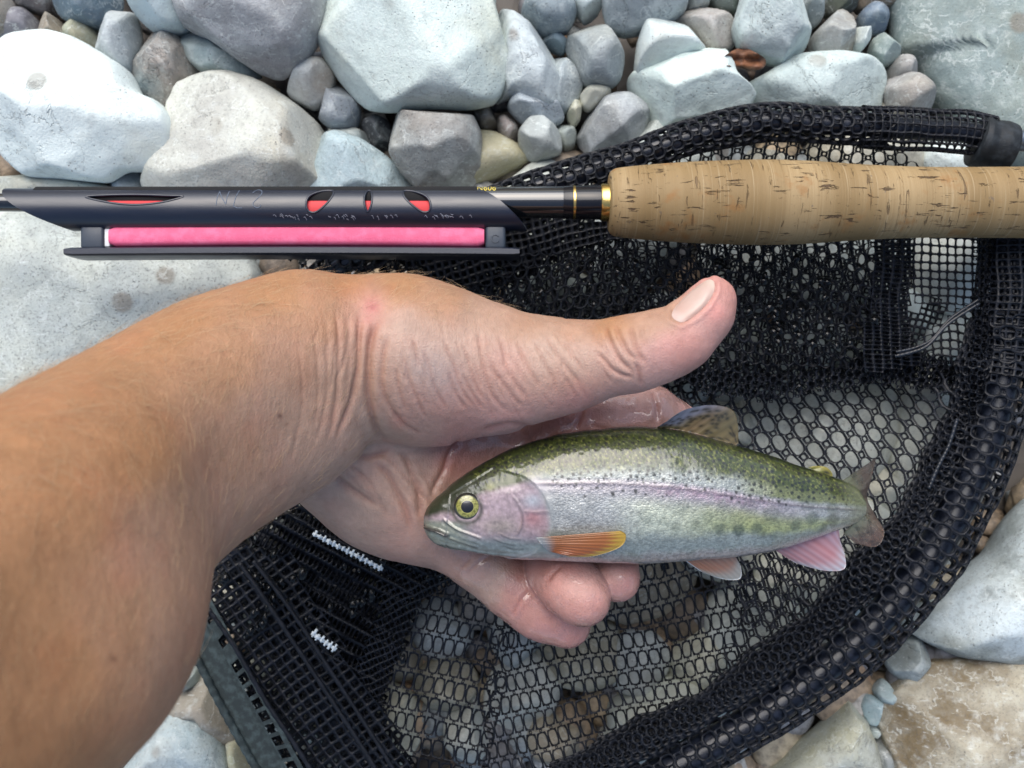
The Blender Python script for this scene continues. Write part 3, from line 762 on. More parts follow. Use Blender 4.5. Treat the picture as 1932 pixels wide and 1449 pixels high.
# folded hem running inside the hoop
hem = catmull([(1846,600),(1842,690),(1822,770),(1790,850),(1742,940),(1680,1030),(1600,1122),(1520,1200),(1440,1262),(1350,1322),(1250,1375),(1160,1420),(1040,1470)], 160)
hz = P(hem[:, 0], hem[:, 1], .040 + .0015 * np.sin(np.linspace(0, 20, 160)))
wv = (25 + 4 * np.sin(np.linspace(0, 31, 160)) + 2 * np.sin(np.linspace(0, 97, 160))) * sc(.04) * np.interp(np.arange(160), [0, 14, 150, 159], [.35, 1, 1, .8])
netpart("folded_hem", tube(hz, wv * .62, 12), net_material("hem_cloth", (.004, .0045, .006), .7, 0))
netpart("hem_mesh", sleeve_on(hz, wv, 0, 1, 10.5 * sc(.04), 13, 'hex', .24, .0008, .3, 41), NETM)
netpart("hem_mesh", sleeve_on(hz, wv * 1.22, 0, 1, 15 * sc(.04), 11, 'hex', .22, .0008, .3, 42), NETM)

# --- the bag
def zlow(px, py):                                            # lower panel rises to the hem and dips under the hand
    d, _ = poly_dist(np.ravel(px), np.ravel(py), hem)
    return (.012 * np.exp(-(d / 110.0) ** 2)).reshape(np.shape(px))
low_poly = [(1230,690),(1700,690),(1860,700),(1850,800),(1760,930),(1640,1090),(1500,1220),(1380,1180),(1390,1060),(1250,900)]
netpart("net_bag", sheet('hex', (1600, 950), math.radians(-24), 23.5, 43, .024, .007, [(1200,690),(1700,690),(1840,720),(1850,800),(1765,930),(1690,1030),(1620,1110),(1480,1200),(1395,1170),(1375,1080),(1290,1000),(1150,880)], .185, .0007, 22, 150, 1, zlow, bend=lambda x, y: (x + 16 * np.sin((y - 700) / 110.0 + x / 300.0), y + 10 * np.sin(x / 90.0))), NETM)
netpart("net_bag", sheet('hex', (1500, 1150), math.radians(-20), 23, 40, .022, .004, [(1380,1080),(1480,1040),(1700,1010),(1640,1090),(1540,1185),(1450,1255),(1350,1320),(1260,1372),(1160,1420),(1090,1449),(1200,1380),(1340,1280),(1400,1180)], .185, .0007, 14, 150, 2, zlow), NETM)
netpart("net_bag", sheet('hex', (900, 850), math.radians(-12), 23, 41, .020, .004, [(520,590),(760,520),(1300,560),(1300,760),(1330,1050),(1000,1070),(830,1060),(700,1000),(520,960),(440,900)], .19, .0008, 20, 150, 44), NETM)
def zrow(px, py):
    return zlow(px, py) + .0022 * np.sin((py + .22 * px) / 41.0 * 2 * np.pi * .5)
netpart("net_bag", sheet('rows', (1150, 1250), math.radians(-11), 20.5, 39, .022, .003, [(1000,1000),(1300,1000),(1420,1075),(1425,1180),(1360,1290),(1200,1385),(1060,1470),(900,1500),(905,1340),(925,1200)], .15, .0008, 14, 160, 3, zrow), NETM)
netpart("net_bag", sheet('rows', (800, 1250), math.radians(12), 21.5, 38, .024, .003, [(830,1040),(1000,1060),(950,1250),(915,1500),(690,1500),(660,1420),(700,1300),(760,1120)], .15, .0008, 12, 160, 4), NETM)
# ribbed gather and square mesh at the lower left, beside the forearm
netpart("net_bag", sheet('square', (600, 1100), math.radians(28), 9.5, 25, .026, .003, [(520,930),(640,960),(820,1020),(845,1060),(760,1150),(700,1330),(560,1150),(470,1000)], .20, .0011, 8, 120, 5, lambda x, y: .002 * np.sin((y - .53 * x) / 25.0 * 2 * np.pi)), NETM)
netpart("net_bag", sheet('square', (620, 1150), math.radians(34), 12, 21, .016, .003, [(520,930),(640,960),(820,1020),(860,1060),(790,1150),(720,1330),(560,1150),(470,1000)], .30, .0010, 14, 120, 6), NETM)
netpart("net_bag", sheet('square', (760, 1150), math.radians(64), 13, 9, .026, .004, [(700,1000),(850,1020),(900,1075),(800,1130),(740,1260),(680,1440),(640,1330),(720,1150)], .20, .0010, 12, 100, 7), NETM)
netpart("net_bag", sheet('square', (560, 1300), math.radians(53), 19, 19, .028, .002, [(420,1040),(540,1040),(800,1490),(560,1490),(372,1140)], .20, .0010, 6, 120, 8), NETM)
netpart("net_bag", sheet('square', (560, 1300), math.radians(50), 15, 15, .018, .002, [(420,1040),(600,1040),(800,1490),(550,1490),(372,1140)], .26, .0010, 10, 120, 9), NETM)

# heap of folds between the rod and the thumb: several layers of the same mesh
up = [(760,430),(900,385),(1100,335),(1300,275),(1450,250),(1690,262),(1735,330),(1720,470),(1705,600),(1700,710),(1480,735),(1300,720),(900,640),(720,560)]
netpart("net_bag", sheet('hex', (1300, 500), math.radians(4), 20, 30, .024, .004, up, .21, .0009, 22, 110, 11), NETM)
netpart("net_bag", sheet('hex1', (1250, 560), math.radians(3), 23, 21, .040, .004, [(890,540),(1000,470),(1200,455),(1420,440),(1560,470),(1640,520),(1672,600),(1660,680),(1580,712),(1480,722),(1390,728),(1290,712),(1100,660),(900,600)], .10, .0009, 34, 110, 12, lambda x, y: -.006 * sstep(640, 720, y)), NETM)
netpart("net_bag", sheet('hex', (1200, 560), math.radians(-9), 22, 33, .032, .004, [(820,520),(980,455),(1250,450),(1650,440),(1700,560),(1690,690),(1400,715),(1250,700),(950,620)], .22, .0009, 30, 100, 13), NETM)
netpart("net_bag", sheet('hex', (1000, 470), math.radians(25), 19, 27, .030, .004, [(700,470),(860,400),(1010,400),(1180,415),(1200,470),(1010,520),(900,560),(740,520)], .22, .0011, 22, 90, 14), NETM)
netpart("net_bag", sheet('square', (960, 470), math.radians(-14), 14, 14, .034, .004, [(740,470),(880,400),(1010,405),(1180,425),(1190,452),(1060,470),(960,530),(800,535)], .30, .0012, 18, 90, 15), NETM)
netpart("net_bag", sheet('square', (960, 470), math.radians(30), 15, 15, .026, .003, [(740,470),(880,400),(1010,405),(1180,425),(1190,452),(1060,475),(960,545),(800,545)], .30, .0012, 18, 90, 16), NETM)
netpart("net_bag", sheet('hex', (660, 490), math.radians(-20), 22, 33, .022, .003, [(560,480),(800,430),(860,480),(800,540),(600,540)], .16, .0009, 12, 90, 17), NETM)
# dark roll where the heap ends, and the upright fold at its right
roll = catmull([(1270,722),(1380,722),(1490,724),(1590,716),(1660,700),(1740,706),(1838,722)], 60)
netpart("net_fold", sheet('hex', (1500, 712), math.radians(8), 13, 16, .036, .003, [(1250,704),(1330,688),(1480,706),(1590,696),(1650,670),(1730,662),(1846,690),(1850,738),(1770,744),(1690,724),(1640,716),(1560,736),(1450,754),(1340,744)], .24, .0011, 22, 60, 18), NETM)
netpart("net_fold", sheet('hex', (1480, 708), math.radians(-14), 12, 15, .030, .003, [(1250,700),(1340,684),(1480,700),(1600,690),(1650,664),(1730,656),(1846,688),(1850,730),(1780,738),(1690,720),(1630,712),(1550,730),(1440,744),(1330,738)], .26, .0012, 24, 60, 19), NETM)
netpart("net_fold", sheet('square', (1670, 560), math.radians(3), 17, 8, .040, .004, [(1655,440),(1715,440),(1722,520),(1712,600),(1735,690),(1640,700),(1630,620),(1655,540)], .2, .0011, 26, 50, 20), NETM)
netpart("net_fold", sheet('square', (1670, 560), math.radians(-5), 11, 11, .032, .003, [(1650,440),(1720,440),(1725,520),(1712,600),(1740,690),(1640,700),(1625,620),(1650,540)], .28, .0011, 26, 50, 22), NETM)
netpart("net_fold", sheet('square', (1700, 640), math.radians(12), 12, 12, .030, .003, [(1700,600),(1770,560),(1790,590),(1740,640),(1700,690)], .2, .0010, 14, 60, 23), NETM)
netpart("net_fold", sheet('hex', (1850, 560), math.radians(4), 13, 17, .046, .003, [(1838,440),(1875,445),(1885,560),(1862,700),(1835,800),(1828,720),(1842,600)], .17, .0010, 8, 60, 24), NETM)
# square-mesh side panels
netpart("square_mesh_panel", sheet('square', (1780, 520), math.radians(2), 15.2, 15.6, .034, .002, [(1712,440),(1845,440),(1846,575),(1780,590),(1715,560)], .12, .0007, 8, 120, 25), NETM)
netpart("square_mesh_panel", sheet('square', (1780, 640), math.radians(-4), 15.4, 15, .036, .003, [(1690,665),(1760,625),(1800,585),(1846,565),(1850,700),(1790,692),(1700,680)], .12, .0007, 12, 120, 26, bend=lambda x, y: (x, y + 26 * ((x - 1780) / 80.0) ** 2 - 8)), NETM)
netpart("square_mesh_panel", sheet('square', (1800, 700), math.radians(3), 12, 12, .030, .002, [(1680,672),(1848,690),(1850,735),(1700,728)], .25, .0009, 10, 120, 27), NETM)

# cords, straps, cuff and handle
def cord(pts, z, r, name="cord", mat=None, n=60):
    q = catmull(pts, n)
    q3 = P(q[:, 0], q[:, 1], z if np.ndim(z) == 0 else np.interp(np.linspace(0, 1, n), np.linspace(0, 1, len(z)), z))
    return netpart(name, tube(q3, r * (1 + .12 * np.sin(np.arange(n) * 1.9)), 8), mat or NETM)
GLOSS = net_material("glossy_cord", (.008, .010, .014), .3, .4)
cord([(1688,672),(1722,664),(1752,650),(1790,610),(1848,572)], .045, .0008, mat=GLOSS)
cord([(1690,664),(1726,656),(1758,640),(1792,602),(1848,564)], .045, .0006, mat=GLOSS)
cord([(452,1062),(520,1160),(600,1282),(690,1420),(730,1490)], .034, .0011)
cord([(478,1058),(548,1150),(630,1275),(720,1415),(765,1490)], .034, .0010)
cord([(395,1150),(440,1215),(500,1320),(560,1410),(610,1490)], .033, .0012)
cord([(1806,790),(1790,840),(1770,880),(1752,922)], .048, .0008, mat=GLOSS)

# flat dark edging strip at the lower left with a row of square eyelets
a0, a1 = np.array([352, 1205.]), np.array([512, 1500.])
b0, b1 = np.array([398, 1130.]), np.array([600, 1500.])
nseg = 15
vs_, fs_, kk = [], [], 0
for i in range(nseg):
    t0, t1 = i / nseg, (i + 1) / nseg
    for q0, q1, solid in ((0, .62, True), (.62, .66, True), (.66, .88, False), (.88, 1.0, True)):
        segs = [(t0, t1)] if solid else [(t0, t0 + .3 / nseg)]
        if solid is False and i < 4 and i % 2: segs = [(t0, t1)]
        for s0, s1 in segs:
            pp = [(a0 + (a1 - a0) * s) * (1 - q) + (b0 + (b1 - b0) * s) * q for s, q in ((s0, q0), (s1, q0), (s1, q1), (s0, q1))]
            pp = np.array(pp)
            zt = .030 + .004 * q0
            top = P(pp[:, 0], pp[:, 1], zt); bot = P(pp[:, 0], pp[:, 1], zt - .003)
            vs_.append(np.concatenate([top, bot]))
            fs_ += [tuple(kk + x for x in f) for f in ((3, 2, 1, 0), (4, 5, 6, 7), (0, 1, 5, 4), (1, 2, 6, 5), (2, 3, 7, 6), (3, 0, 4, 7))]
            kk += 8
o = netpart("edge_strap", (np.concatenate(vs_), fs_), STRAPM); 
for p in o.data.polygons: p.use_smooth = False
q = np.array([a0, a1])
cord([tuple(a0), tuple((a0 + a1) / 2 + (-3, 2)), tuple(a1)], .031, .0018, "strap_piping", STRAPM)

# added white toothed strips that stand in for bright glints in the mesh
WHITE = simple("white_glint", (.62, .68, .70), .4)
def glint_strip(p, q, w, n, z):
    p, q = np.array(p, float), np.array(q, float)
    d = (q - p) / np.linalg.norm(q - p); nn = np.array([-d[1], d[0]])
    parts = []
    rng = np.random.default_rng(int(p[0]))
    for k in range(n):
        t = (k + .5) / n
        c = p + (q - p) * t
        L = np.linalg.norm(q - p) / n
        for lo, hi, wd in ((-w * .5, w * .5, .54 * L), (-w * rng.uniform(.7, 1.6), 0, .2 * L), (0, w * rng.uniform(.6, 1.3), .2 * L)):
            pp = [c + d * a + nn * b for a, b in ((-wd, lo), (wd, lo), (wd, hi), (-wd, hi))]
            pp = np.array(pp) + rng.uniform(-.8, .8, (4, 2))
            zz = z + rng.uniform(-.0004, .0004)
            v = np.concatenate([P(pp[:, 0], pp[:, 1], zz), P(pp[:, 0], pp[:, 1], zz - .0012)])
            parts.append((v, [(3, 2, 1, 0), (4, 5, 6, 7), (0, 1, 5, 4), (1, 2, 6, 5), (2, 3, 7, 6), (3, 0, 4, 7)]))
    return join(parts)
o = netpart("white_glint_strip", glint_strip((590, 1006), (722, 1074), 6, 15, .0315), WHITE)
o = netpart("white_glint_strip", glint_strip((588, 1194), (634, 1226), 7, 6, .034), WHITE)

# rubber cuff and handle at the right edge
def cuff():
    ax = [(1842,266),(1852,269),(1866,272),(1888,277),(1904,281),(1908,282)]
    r = [47, 49, 46, 49, 46, 38]
    ax = catmull(ax, 30); r = np.interp(np.linspace(0, 1, 30), np.linspace(0, 1, 6), r)
    return tube(P(ax[:, 0], ax[:, 1], HZ), r * sc(HZ), 32)
netpart("rubber_cuff", cuff(), RUB)
hd = catmull([(1895,264),(1990,268),(2200,280),(2500,300)], 20)
o = netpart("handle", tube(P(hd[:, 0], hd[:, 1], HZ), 20 * sc(HZ), 20), simple("grey_metal", (.16, .19, .23), .3, .7))

# water held in some of the holes: small tilted films that catch the sky
WATER = Mat("water_film")
WATER.set(Base_Color=(.02, .022, .025), Roughness=.06); WATER.b.inputs['IOR'].default_value = 1.33; WATER.b.inputs['Transmission Weight'].default_value = .85
rngw = np.random.default_rng(31)
parts_ = []
for (x0, y0, dx, dy, n, z) in [(1475,575,28,38,26,.0475), (1180,520,150,40,26,.047), (1560,600,60,60,16,.047), (1000,600,60,30,8,.044), (500,1120,40,40,26,.0325), (700,1080,50,60,20,.031), (600,500,60,20,8,.030)]:
    for k in range(n):
        c = P(x0 + rngw.normal(0, dx), y0 + rngw.normal(0, dy), z)[None]
        r = rngw.uniform(.0009, .0024); a = np.linspace(0, 2 * np.pi, 10, endpoint=False)
        rr = r * rngw.uniform(.6, 1.25, 10)
        tx, ty = rngw.normal(-.05, .10), rngw.normal(.33, .14)
        ring = np.stack([rr * np.cos(a), rr * np.sin(a) * 1.2, -(tx * rr * np.cos(a) + ty * rr * np.sin(a) * 1.2)], 1)
        v = np.concatenate([c[0] + ring, c[0] + ring * .9 - (0, 0, .0006), c + (0, 0, .0001)])
        f = [(i, (i + 1) % 10, 20) for i in range(10)] + [(i, 10 + i, 10 + (i + 1) % 10, (i + 1) % 10) for i in range(10)] + [tuple(range(10, 20))[::-1]]
        parts_.append((v, f))
netpart("water_film", join(parts_), WATER.m, 'stuff')
# ---------------------------------------------------------------- fly rod
RZ = .062
RS = sc(RZ)
def rx(px): return (px - CX) * RS
def ry(py): return (CY - py) * RS
RODY = 382.0
rod = empty("fly_rod", (rx(1150), ry(RODY), RZ))
tag(rod, "fly rod with black blank, gold ring and tan cork grip lying across stones and net", "fishing rod")

def lathe(prof, n=48, cap=True):
    """prof: (px, radius px) along the rod."""
    prof = np.asarray(prof, float)
    a = np.linspace(0, 2 * np.pi, n, endpoint=False)
    x = rx(prof[:, 0])
    v = np.stack([np.repeat(x, n), (ry(RODY) + np.outer(prof[:, 1] * RS, np.cos(a))).ravel(), (RZ + np.outer(prof[:, 1] * RS, np.sin(a))).ravel()], 1)
    m = len(prof)
    i = np.arange(m - 1)[:, None] * n; j = np.arange(n)[None]
    f = [tuple(q) for q in np.stack([i + j, i + n + j, i + n + (j + 1) % n, i + (j + 1) % n], -1).reshape(-1, 4)]
    if cap: f += [tuple(range(n)), tuple(range((m - 1) * n, m * n))[::-1]]
    return v, f
def rodpart(name, vf, mat):
    o = mesh_obj(name, vf[0], vf[1], mat); o.data.set_sharp_from_angle(angle=math.radians(42)); child(o, rod); return o

m = Mat("rod_varnish")
m.set(Base_Color=(.006, .007, .008), Roughness=.12); m.b.inputs['Coat Weight'].default_value = 1.0; m.b.inputs['Coat Roughness'].default_value = .04
m.b.inputs['IOR'].default_value = 1.6
VARN = m.m
rodpart("blank", lathe([(-900, 12), (-300, 14), (0, 17), (400, 22), (890, 28.5), (1064, 30)]), VARN)
rodpart("thread_wrap", lathe([(1060, 29), (1064, 31), (1130, 32.5), (1136, 32.5)]), simple("wrap_black", (.005, .005, .007), .14))
GOLD = simple("gold_metal", (.72, .50, .16), .22, 1.0)
rodpart("gold_band", lathe([(1080, 30.8), (1081, 31.8), (1085, 31.9), (1086, 31)]), GOLD)
rodpart("winding_check", lathe([(1132, 31), (1133, 34), (1136, 35.5), (1151, 36), (1153, 34)]), GOLD)

def cork_material():
    m = Mat("cork")
    co = m.coord('Object')
    ring = m.noise(m.mapping(co, (900, 14, 14)), 1.0, 3, .6)                 # lathe-turned bands
    band = m.noise(m.mapping(co, (75, 4, 4)), 1.0, 2, .5)                    # glued cork discs
    patch = m.noise(co, 75, 4, .6)
    c = m.mix(m.ramp(band, .38, .62), (.235, .156, .068), (.335, .236, .118))
    c = m.mix(m.math('MULTIPLY', m.ramp(ring, .45, .7), .6), c, (.25, .165, .075))
    c = m.mix(m.math('MULTIPLY', m.ramp(ring, .45, .3), .35), c, (.47, .37, .23))
    c = m.mix(m.math('MULTIPLY', m.ramp(patch, .56, .72), .75), c, (.27, .13, .04))
    pit = m.noise(m.mapping(co, (95, 620, 620)), 1.0, 4, .62, dist=.5)       # dark lenticels along the grip
    pitm = m.math('MULTIPLY', m.ramp(pit, .60, .655), m.ramp(m.noise(co, 55, 3), .42, .52))
    c = m.mix(m.math('MULTIPLY', pitm, .9), c, (.07, .04, .02))
    crk = m.noise(m.mapping(co, (520, 70, 70), (4, 1, 2)), 1.0, 4, .6, dist=.8)
    crm = m.math('MULTIPLY', m.ramp(crk, .63, .69), .75)
    c = m.mix(crm, c, (.13, .08, .04))
    # stain spots
    st = m.ramp(m.noise(m.mapping(co, (1, 1, 1), (.3, .2, .1)), 330, 3, .6), .68, .74)
    c = m.mix(m.math('MULTIPLY', st, .5), c, (.10, .085, .08))
    h = m.math('ADD', m.math('MULTIPLY', pitm, -1.2), m.math('ADD', m.math('MULTIPLY', crm, -.8), m.math('MULTIPLY', ring, .35)))
    m.set(Base_Color=c, Roughness=.62, Normal=m.bump(h, .8, .0010))
    m.b.inputs['Specular IOR Level'].default_value = .3
    return m.m
prof = [(1148, 36), (1148.5, 50), (1151, 57), (1156, 61), (1162, 63.5), (1180, 66), (1220, 70), (1300, 75.5), (1380, 78.5), (1450, 79.5), (1520, 77.5), (1600, 72), (1680, 68), (1750, 66), (1850, 66), (1940, 67), (2050, 72), (2180, 74), (2190, 60)]
pp = catmull(prof, 170)
rodpart("cork_grip", lathe(pp, 72), cork_material())

# gold digits on the blank, wrapped round its top side; only their lower halves face the camera
fc = bpy.data.curves.new("rod_digits", 'FONT'); fc.body = "0N606"; fc.size = 1.0
fo = bpy.data.objects.new("rod_digits", fc); col.objects.link(fo)
me = bpy.data.meshes.new_from_object(fo.evaluated_get(bpy.context.evaluated_depsgraph_get()))
bpy.data.objects.remove(fo)
bm = bmesh.new(); bm.from_mesh(me); bmesh.ops.triangulate(bm, faces=bm.faces); bmesh.ops.subdivide_edges(bm, edges=bm.edges, cuts=1); bm.to_mesh(me); bm.free()
v = np.array([q.co[:] for q in me.vertices])
wdt = v[:, 0].max() - v[:, 0].min()
sx = 44.0 / wdt; hh = v[:, 1].max()
x = 892 + (v[:, 0] - v[:, 0].min()) * sx
ang = math.radians(34) + (v[:, 1] / hh) * math.radians(58) * .62       # measured from the camera side towards the top edge
ang = math.radians(40) + (v[:, 1] / hh) * math.radians(40)
rr = 28.9 * RS
v2 = np.stack([rx(x), ry(RODY) + rr * np.sin(ang), RZ + rr * np.cos(ang)], 1)
f = [tuple(p.vertices) for p in me.polygons]
rodpart("gold_digits", (v2, f), simple("gold_print", (.70, .55, .10), .35, .2))

# ---------------------------------------------------------------- line holder clipped to the rod
lh = empty("line_holder", (rx(560), ry(420), RZ))
tag(lh, "black slotted plastic line holder with a pink foam strip clipped to the rod", "line holder")
def lhpart(name, vf, mat, parent=None):
    o = mesh_obj(name, vf[0], vf[1], mat); o.data.set_sharp_from_angle(angle=math.radians(48)); child(o, lh); return o
def plastic(name, rgb, rough):
    m = Mat(name); co = m.coord('Object')
    n_ = m.noise(m.mapping(co, (60, 400, 400)), 1.0, 4)
    m.set(Base_Color=rgb, Roughness=m.ramp(n_, .3, .75, rough, rough + .10), Normal=m.bump(m.noise(co, 2200, 2), .10, .0003))
    m.b.inputs['IOR'].default_value = 1.6
    m.b.inputs['Coat Weight'].default_value = .15; m.b.inputs['Coat Roughness'].default_value = .2
    return m.m
PLAS = plastic("black_plastic", (.007, .011, .024), .30)

SHR, SHY = 40.0, 396.0          # outer radius and axis of the half-round shell, px
def shell():
    na, nx = 64, 260
    th = np.linspace(math.radians(-8), math.radians(188), na)      # 0: top edge of the picture, 90: facing the camera, 180: bottom
    vs_ = []
    T = 3.6
    for rad in (SHR, SHR - T):
        for a in th:
            q = (1 - math.cos(min(max(a, 0), math.pi))) / 2            # 0 top .. 1 bottom
            xl = 14 + 124 * q ** 1.9 + 0 * q
            xr = 888 + 106 * q ** .62
            t = np.linspace(0, 1, nx)
            x = xl + (xr - xl) * t
            lip = 1.0 - .0 * t
            r = rad
            notch = 0.0
            vs_.append(np.stack([rx(x), np.full(nx, ry(SHY) + r * RS * math.cos(a)), np.full(nx, RZ + r * RS * math.sin(a))], 1))
    v = np.concatenate(vs_)
    f = []
    def idx(s, i, j): return (s * na + i) * nx + j
    for i in range(na - 1):
        for j in range(nx - 1):
            f.append((idx(0, i, j), idx(0, i, j + 1), idx(0, i + 1, j + 1), idx(0, i + 1, j)))
            f.append((idx(1, i + 1, j), idx(1, i + 1, j + 1), idx(1, i, j + 1), idx(1, i, j)))
    for i in range(na - 1):
        f.append((idx(0, i, 0), idx(0, i + 1, 0), idx(1, i + 1, 0), idx(1, i, 0)))
        f.append((idx(0, i + 1, nx - 1), idx(0, i, nx - 1), idx(1, i, nx - 1), idx(1, i + 1, nx - 1)))
    for j in range(nx - 1):
        f.append((idx(0, 0, j + 1), idx(0, 0, j), idx(1, 0, j), idx(1, 0, j + 1)))
        f.append((idx(0, na - 1, j), idx(0, na - 1, j + 1), idx(1, na - 1, j + 1), idx(1, na - 1, j)))
    return v, f
sh = lhpart("shell", shell(), PLAS)

def slot_cutter(outline, grow=1.0):
    o_ = np.array(outline, float); c = o_.mean(0); o_ = c + (o_ - c) * grow
    q = catmull(o_, 40, True)
    n = len(q)
    z0, z1 = RZ + .0035, RZ + .02
    v = np.concatenate([np.stack([rx(q[:, 0]), ry(q[:, 1]), np.full(n, z)], 1) for z in (z0, z1)])
    f = [tuple(range(n))[::-1], tuple(range(n, 2 * n))] + [(i, (i + 1) % n, n + (i + 1) % n, n + i) for i in range(n)]
    return v, f
SLOTS = [[(176,378),(215,374),(270,373),(325,375),(357,377),(320,388),(270,393),(222,389)],
         [(585,392),(590,376),(610,366),(632,365),(633,376),(622,392),(604,406),(590,405)],
         [(692,380),(696,366),(703,366),(707,380),(705,396),(699,406),(694,396)],
         [(764,366),(783,366),(806,376),(815,390),(813,404),(800,406),(782,394),(768,380)]]
cut = []
for k, s_ in enumerate(SLOTS):
    v, f = slot_cutter(s_)
    c = mesh_obj("cutter", v, f)
    bmc = bmesh.new(); bmc.from_mesh(c.data); bmesh.ops.recalc_face_normals(bmc, faces=bmc.faces); bmc.to_mesh(c.data); bmc.free()
    md = sh.modifiers.new("slot", 'BOOLEAN'); md.operation = 'DIFFERENCE'; md.solver = 'EXACT'; md.object = c
    cut.append(c)
bmc = bmesh.new(); bmc.from_mesh(sh.data); bmesh.ops.recalc_face_normals(bmc, faces=bmc.faces); bmc.to_mesh(sh.data); bmc.free()
for c in cut: c.location = -Vector((0, 0, 0))
bpy.context.view_layer.update()
me = bpy.data.meshes.new_from_object(sh.evaluated_get(bpy.context.evaluated_depsgraph_get()))
sh.modifiers.clear(); sh.data = me
for c in cut: bpy.data.objects.remove(c)
me.polygons.foreach_set("use_smooth", np.ones(len(me.polygons), bool))
me.set_sharp_from_angle(angle=math.radians(40))

# rounded lips round the slots
for s_ in SLOTS:
    q = catmull(np.array(s_), 48, True)
    yy = np.clip((SHY - q[:, 1]) / SHR, -.98, .98)
    z = RZ + SHR * RS * np.sqrt(1 - yy ** 2)
    pth = np.stack([rx(q[:, 0]), ry(q[:, 1]), z - .0002], 1)
    pth = np.concatenate([pth, pth[:1]])
    lhpart("slot_rim", tube(pth, .0005, 8, False), PLAS)

RED = simple("red_foam", (.62, .045, .05), .6)
m = Mat("pink_foam"); co = m.coord('Object')
m.set(Base_Color=m.mix(m.ramp(m.noise(co, 220, 4), .4, .7), (.72, .12, .24), (.77, .17, .31)), Roughness=.7, Normal=m.bump(m.noise(co, 1400, 2), .25, .0005))
m.b.inputs['Subsurface Weight'].default_value = .15; m.b.inputs['Subsurface Radius'].default_value = (.004, .002, .002)
PINK = m.m
# the foam spool: a strip between the posts, its other run lies inside the shell behind the slots
def bar(px0, px1, y_mid, hgt, z0, z1, bow, end=8, n=60):
    x = np.linspace(px0, px1, n); t = (x - px0) / (px1 - px0)
    y = y_mid + bow * (4 * t * (1 - t)) 
    hh = hgt / 2 * np.clip(np.minimum(t, 1 - t) * (px1 - px0) / end, .55, 1) ** .5
    k = 14
    a = np.linspace(0, 2 * np.pi, k, endpoint=False)
    cs = np.array([superell(q, 2, 5) for q in a])
    v = np.stack([np.repeat(rx(x), k), (ry(y)[:, None] + hh[:, None] * RS * cs[None, :, 0]).ravel(), np.tile((z0 + z1) / 2 + (z1 - z0) / 2 * cs[:, 1], n)], 1)
    i = np.arange(n - 1)[:, None] * k; j = np.arange(k)[None]
    f = [tuple(q) for q in np.stack([i + j, i + k + j, i + k + (j + 1) % k, i + (j + 1) % k], -1).reshape(-1, 4)]
    f += [tuple(range(k)), tuple(range((n - 1) * k, n * k))[::-1]]
    return v, f
lhpart("foam_strip", bar(212, 914, 448, 40, RZ - .012, RZ + .0045, -3), PINK)
lhpart("white_liner", rbox(rx(202), rx(212), ry(467), ry(433), RZ - .012, RZ + .003, .0004), simple("white_liner", (.7, .72, .74), .5))
lhpart("red_foam", rbox(rx(190), rx(880), ry(409), ry(383.5), RZ + .0018, RZ + .0072, .0010), RED)
lhpart("slot_shade_sleeve", lathe([(70, 25), (72, 29.5), (900, 30), (902, 26)]), simple("matte_black", (.004, .004, .005), .9))  # added matte sleeve, covers the shiny blank so the slots stay dark
lhpart("flange", bar(131, 980, 477.5, 18, RZ - .014, RZ + .006, -2.5, 14), PLAS)
PL2 = plastic("grey_blue_plastic", (.030, .042, .060), .5)
lhpart("post", rbox(rx(158), rx(202), ry(472), ry(424), RZ - .010, RZ + .004, .0012), PL2)
lhpart("post", rbox(rx(916), rx(954), ry(472), ry(424), RZ - .010, RZ + .0042, .0012), PL2)
a = np.linspace(.6, 5.6, 24)
lhpart("moulded_mark", tube(np.stack([rx(935 + 7 * np.cos(a)), ry(453 + 7 * np.sin(a)), np.full(24, RZ + .0043)], 1), .00028, 6), PL2)
# scratched lettering on the shell: N L 2
SCR = simple("scratch_grey", (.11, .14, .19), .7)
def on_shell(pts, n=24):
    q = catmull(pts, n)
    yy = np.clip((SHY - q[:, 1]) / SHR, -.98, .98)
    return np.stack([rx(q[:, 0]), ry(q[:, 1]), RZ + (SHR + .2) * RS * np.sqrt(1 - yy ** 2)], 1)
marks = [[(419,394),(420,380),(422,366)], [(422,366),(428,378),(437,392)], [(437,392),(438,380),(440,366)],
         [(458,364),(454,380),(451,396)], [(451,396),(458,399),(467,399)],
         [(484,370),(490,363),(499,364),(501,372),(494,382),(487,390),(489,396),(495,399)], [(495,399),(500,397),(502,393)]]
lhpart("scratched_letters", join([tube(on_shell(p_), .00016, 6) for p_ in marks]), SCR)
rngs = np.random.default_rng(3)
scr = []
for k in range(46):
    c = rngs.choice([560, 655, 720, 830, 850]) + rngs.normal(0, 18)
    y = 413 + rngs.normal(0, 2.2); L = rngs.uniform(2, 7)
    scr.append(tube(on_shell([(c, y), (c + L * .5, y + rngs.uniform(-2, 2)), (c + L, y + rngs.uniform(1, 5))], 6), .00013, 5))
lhpart("scuff_marks", join(scr), simple("scuff_grey", (.17, .18, .22), .6)).__setitem__("kind", "stuff")
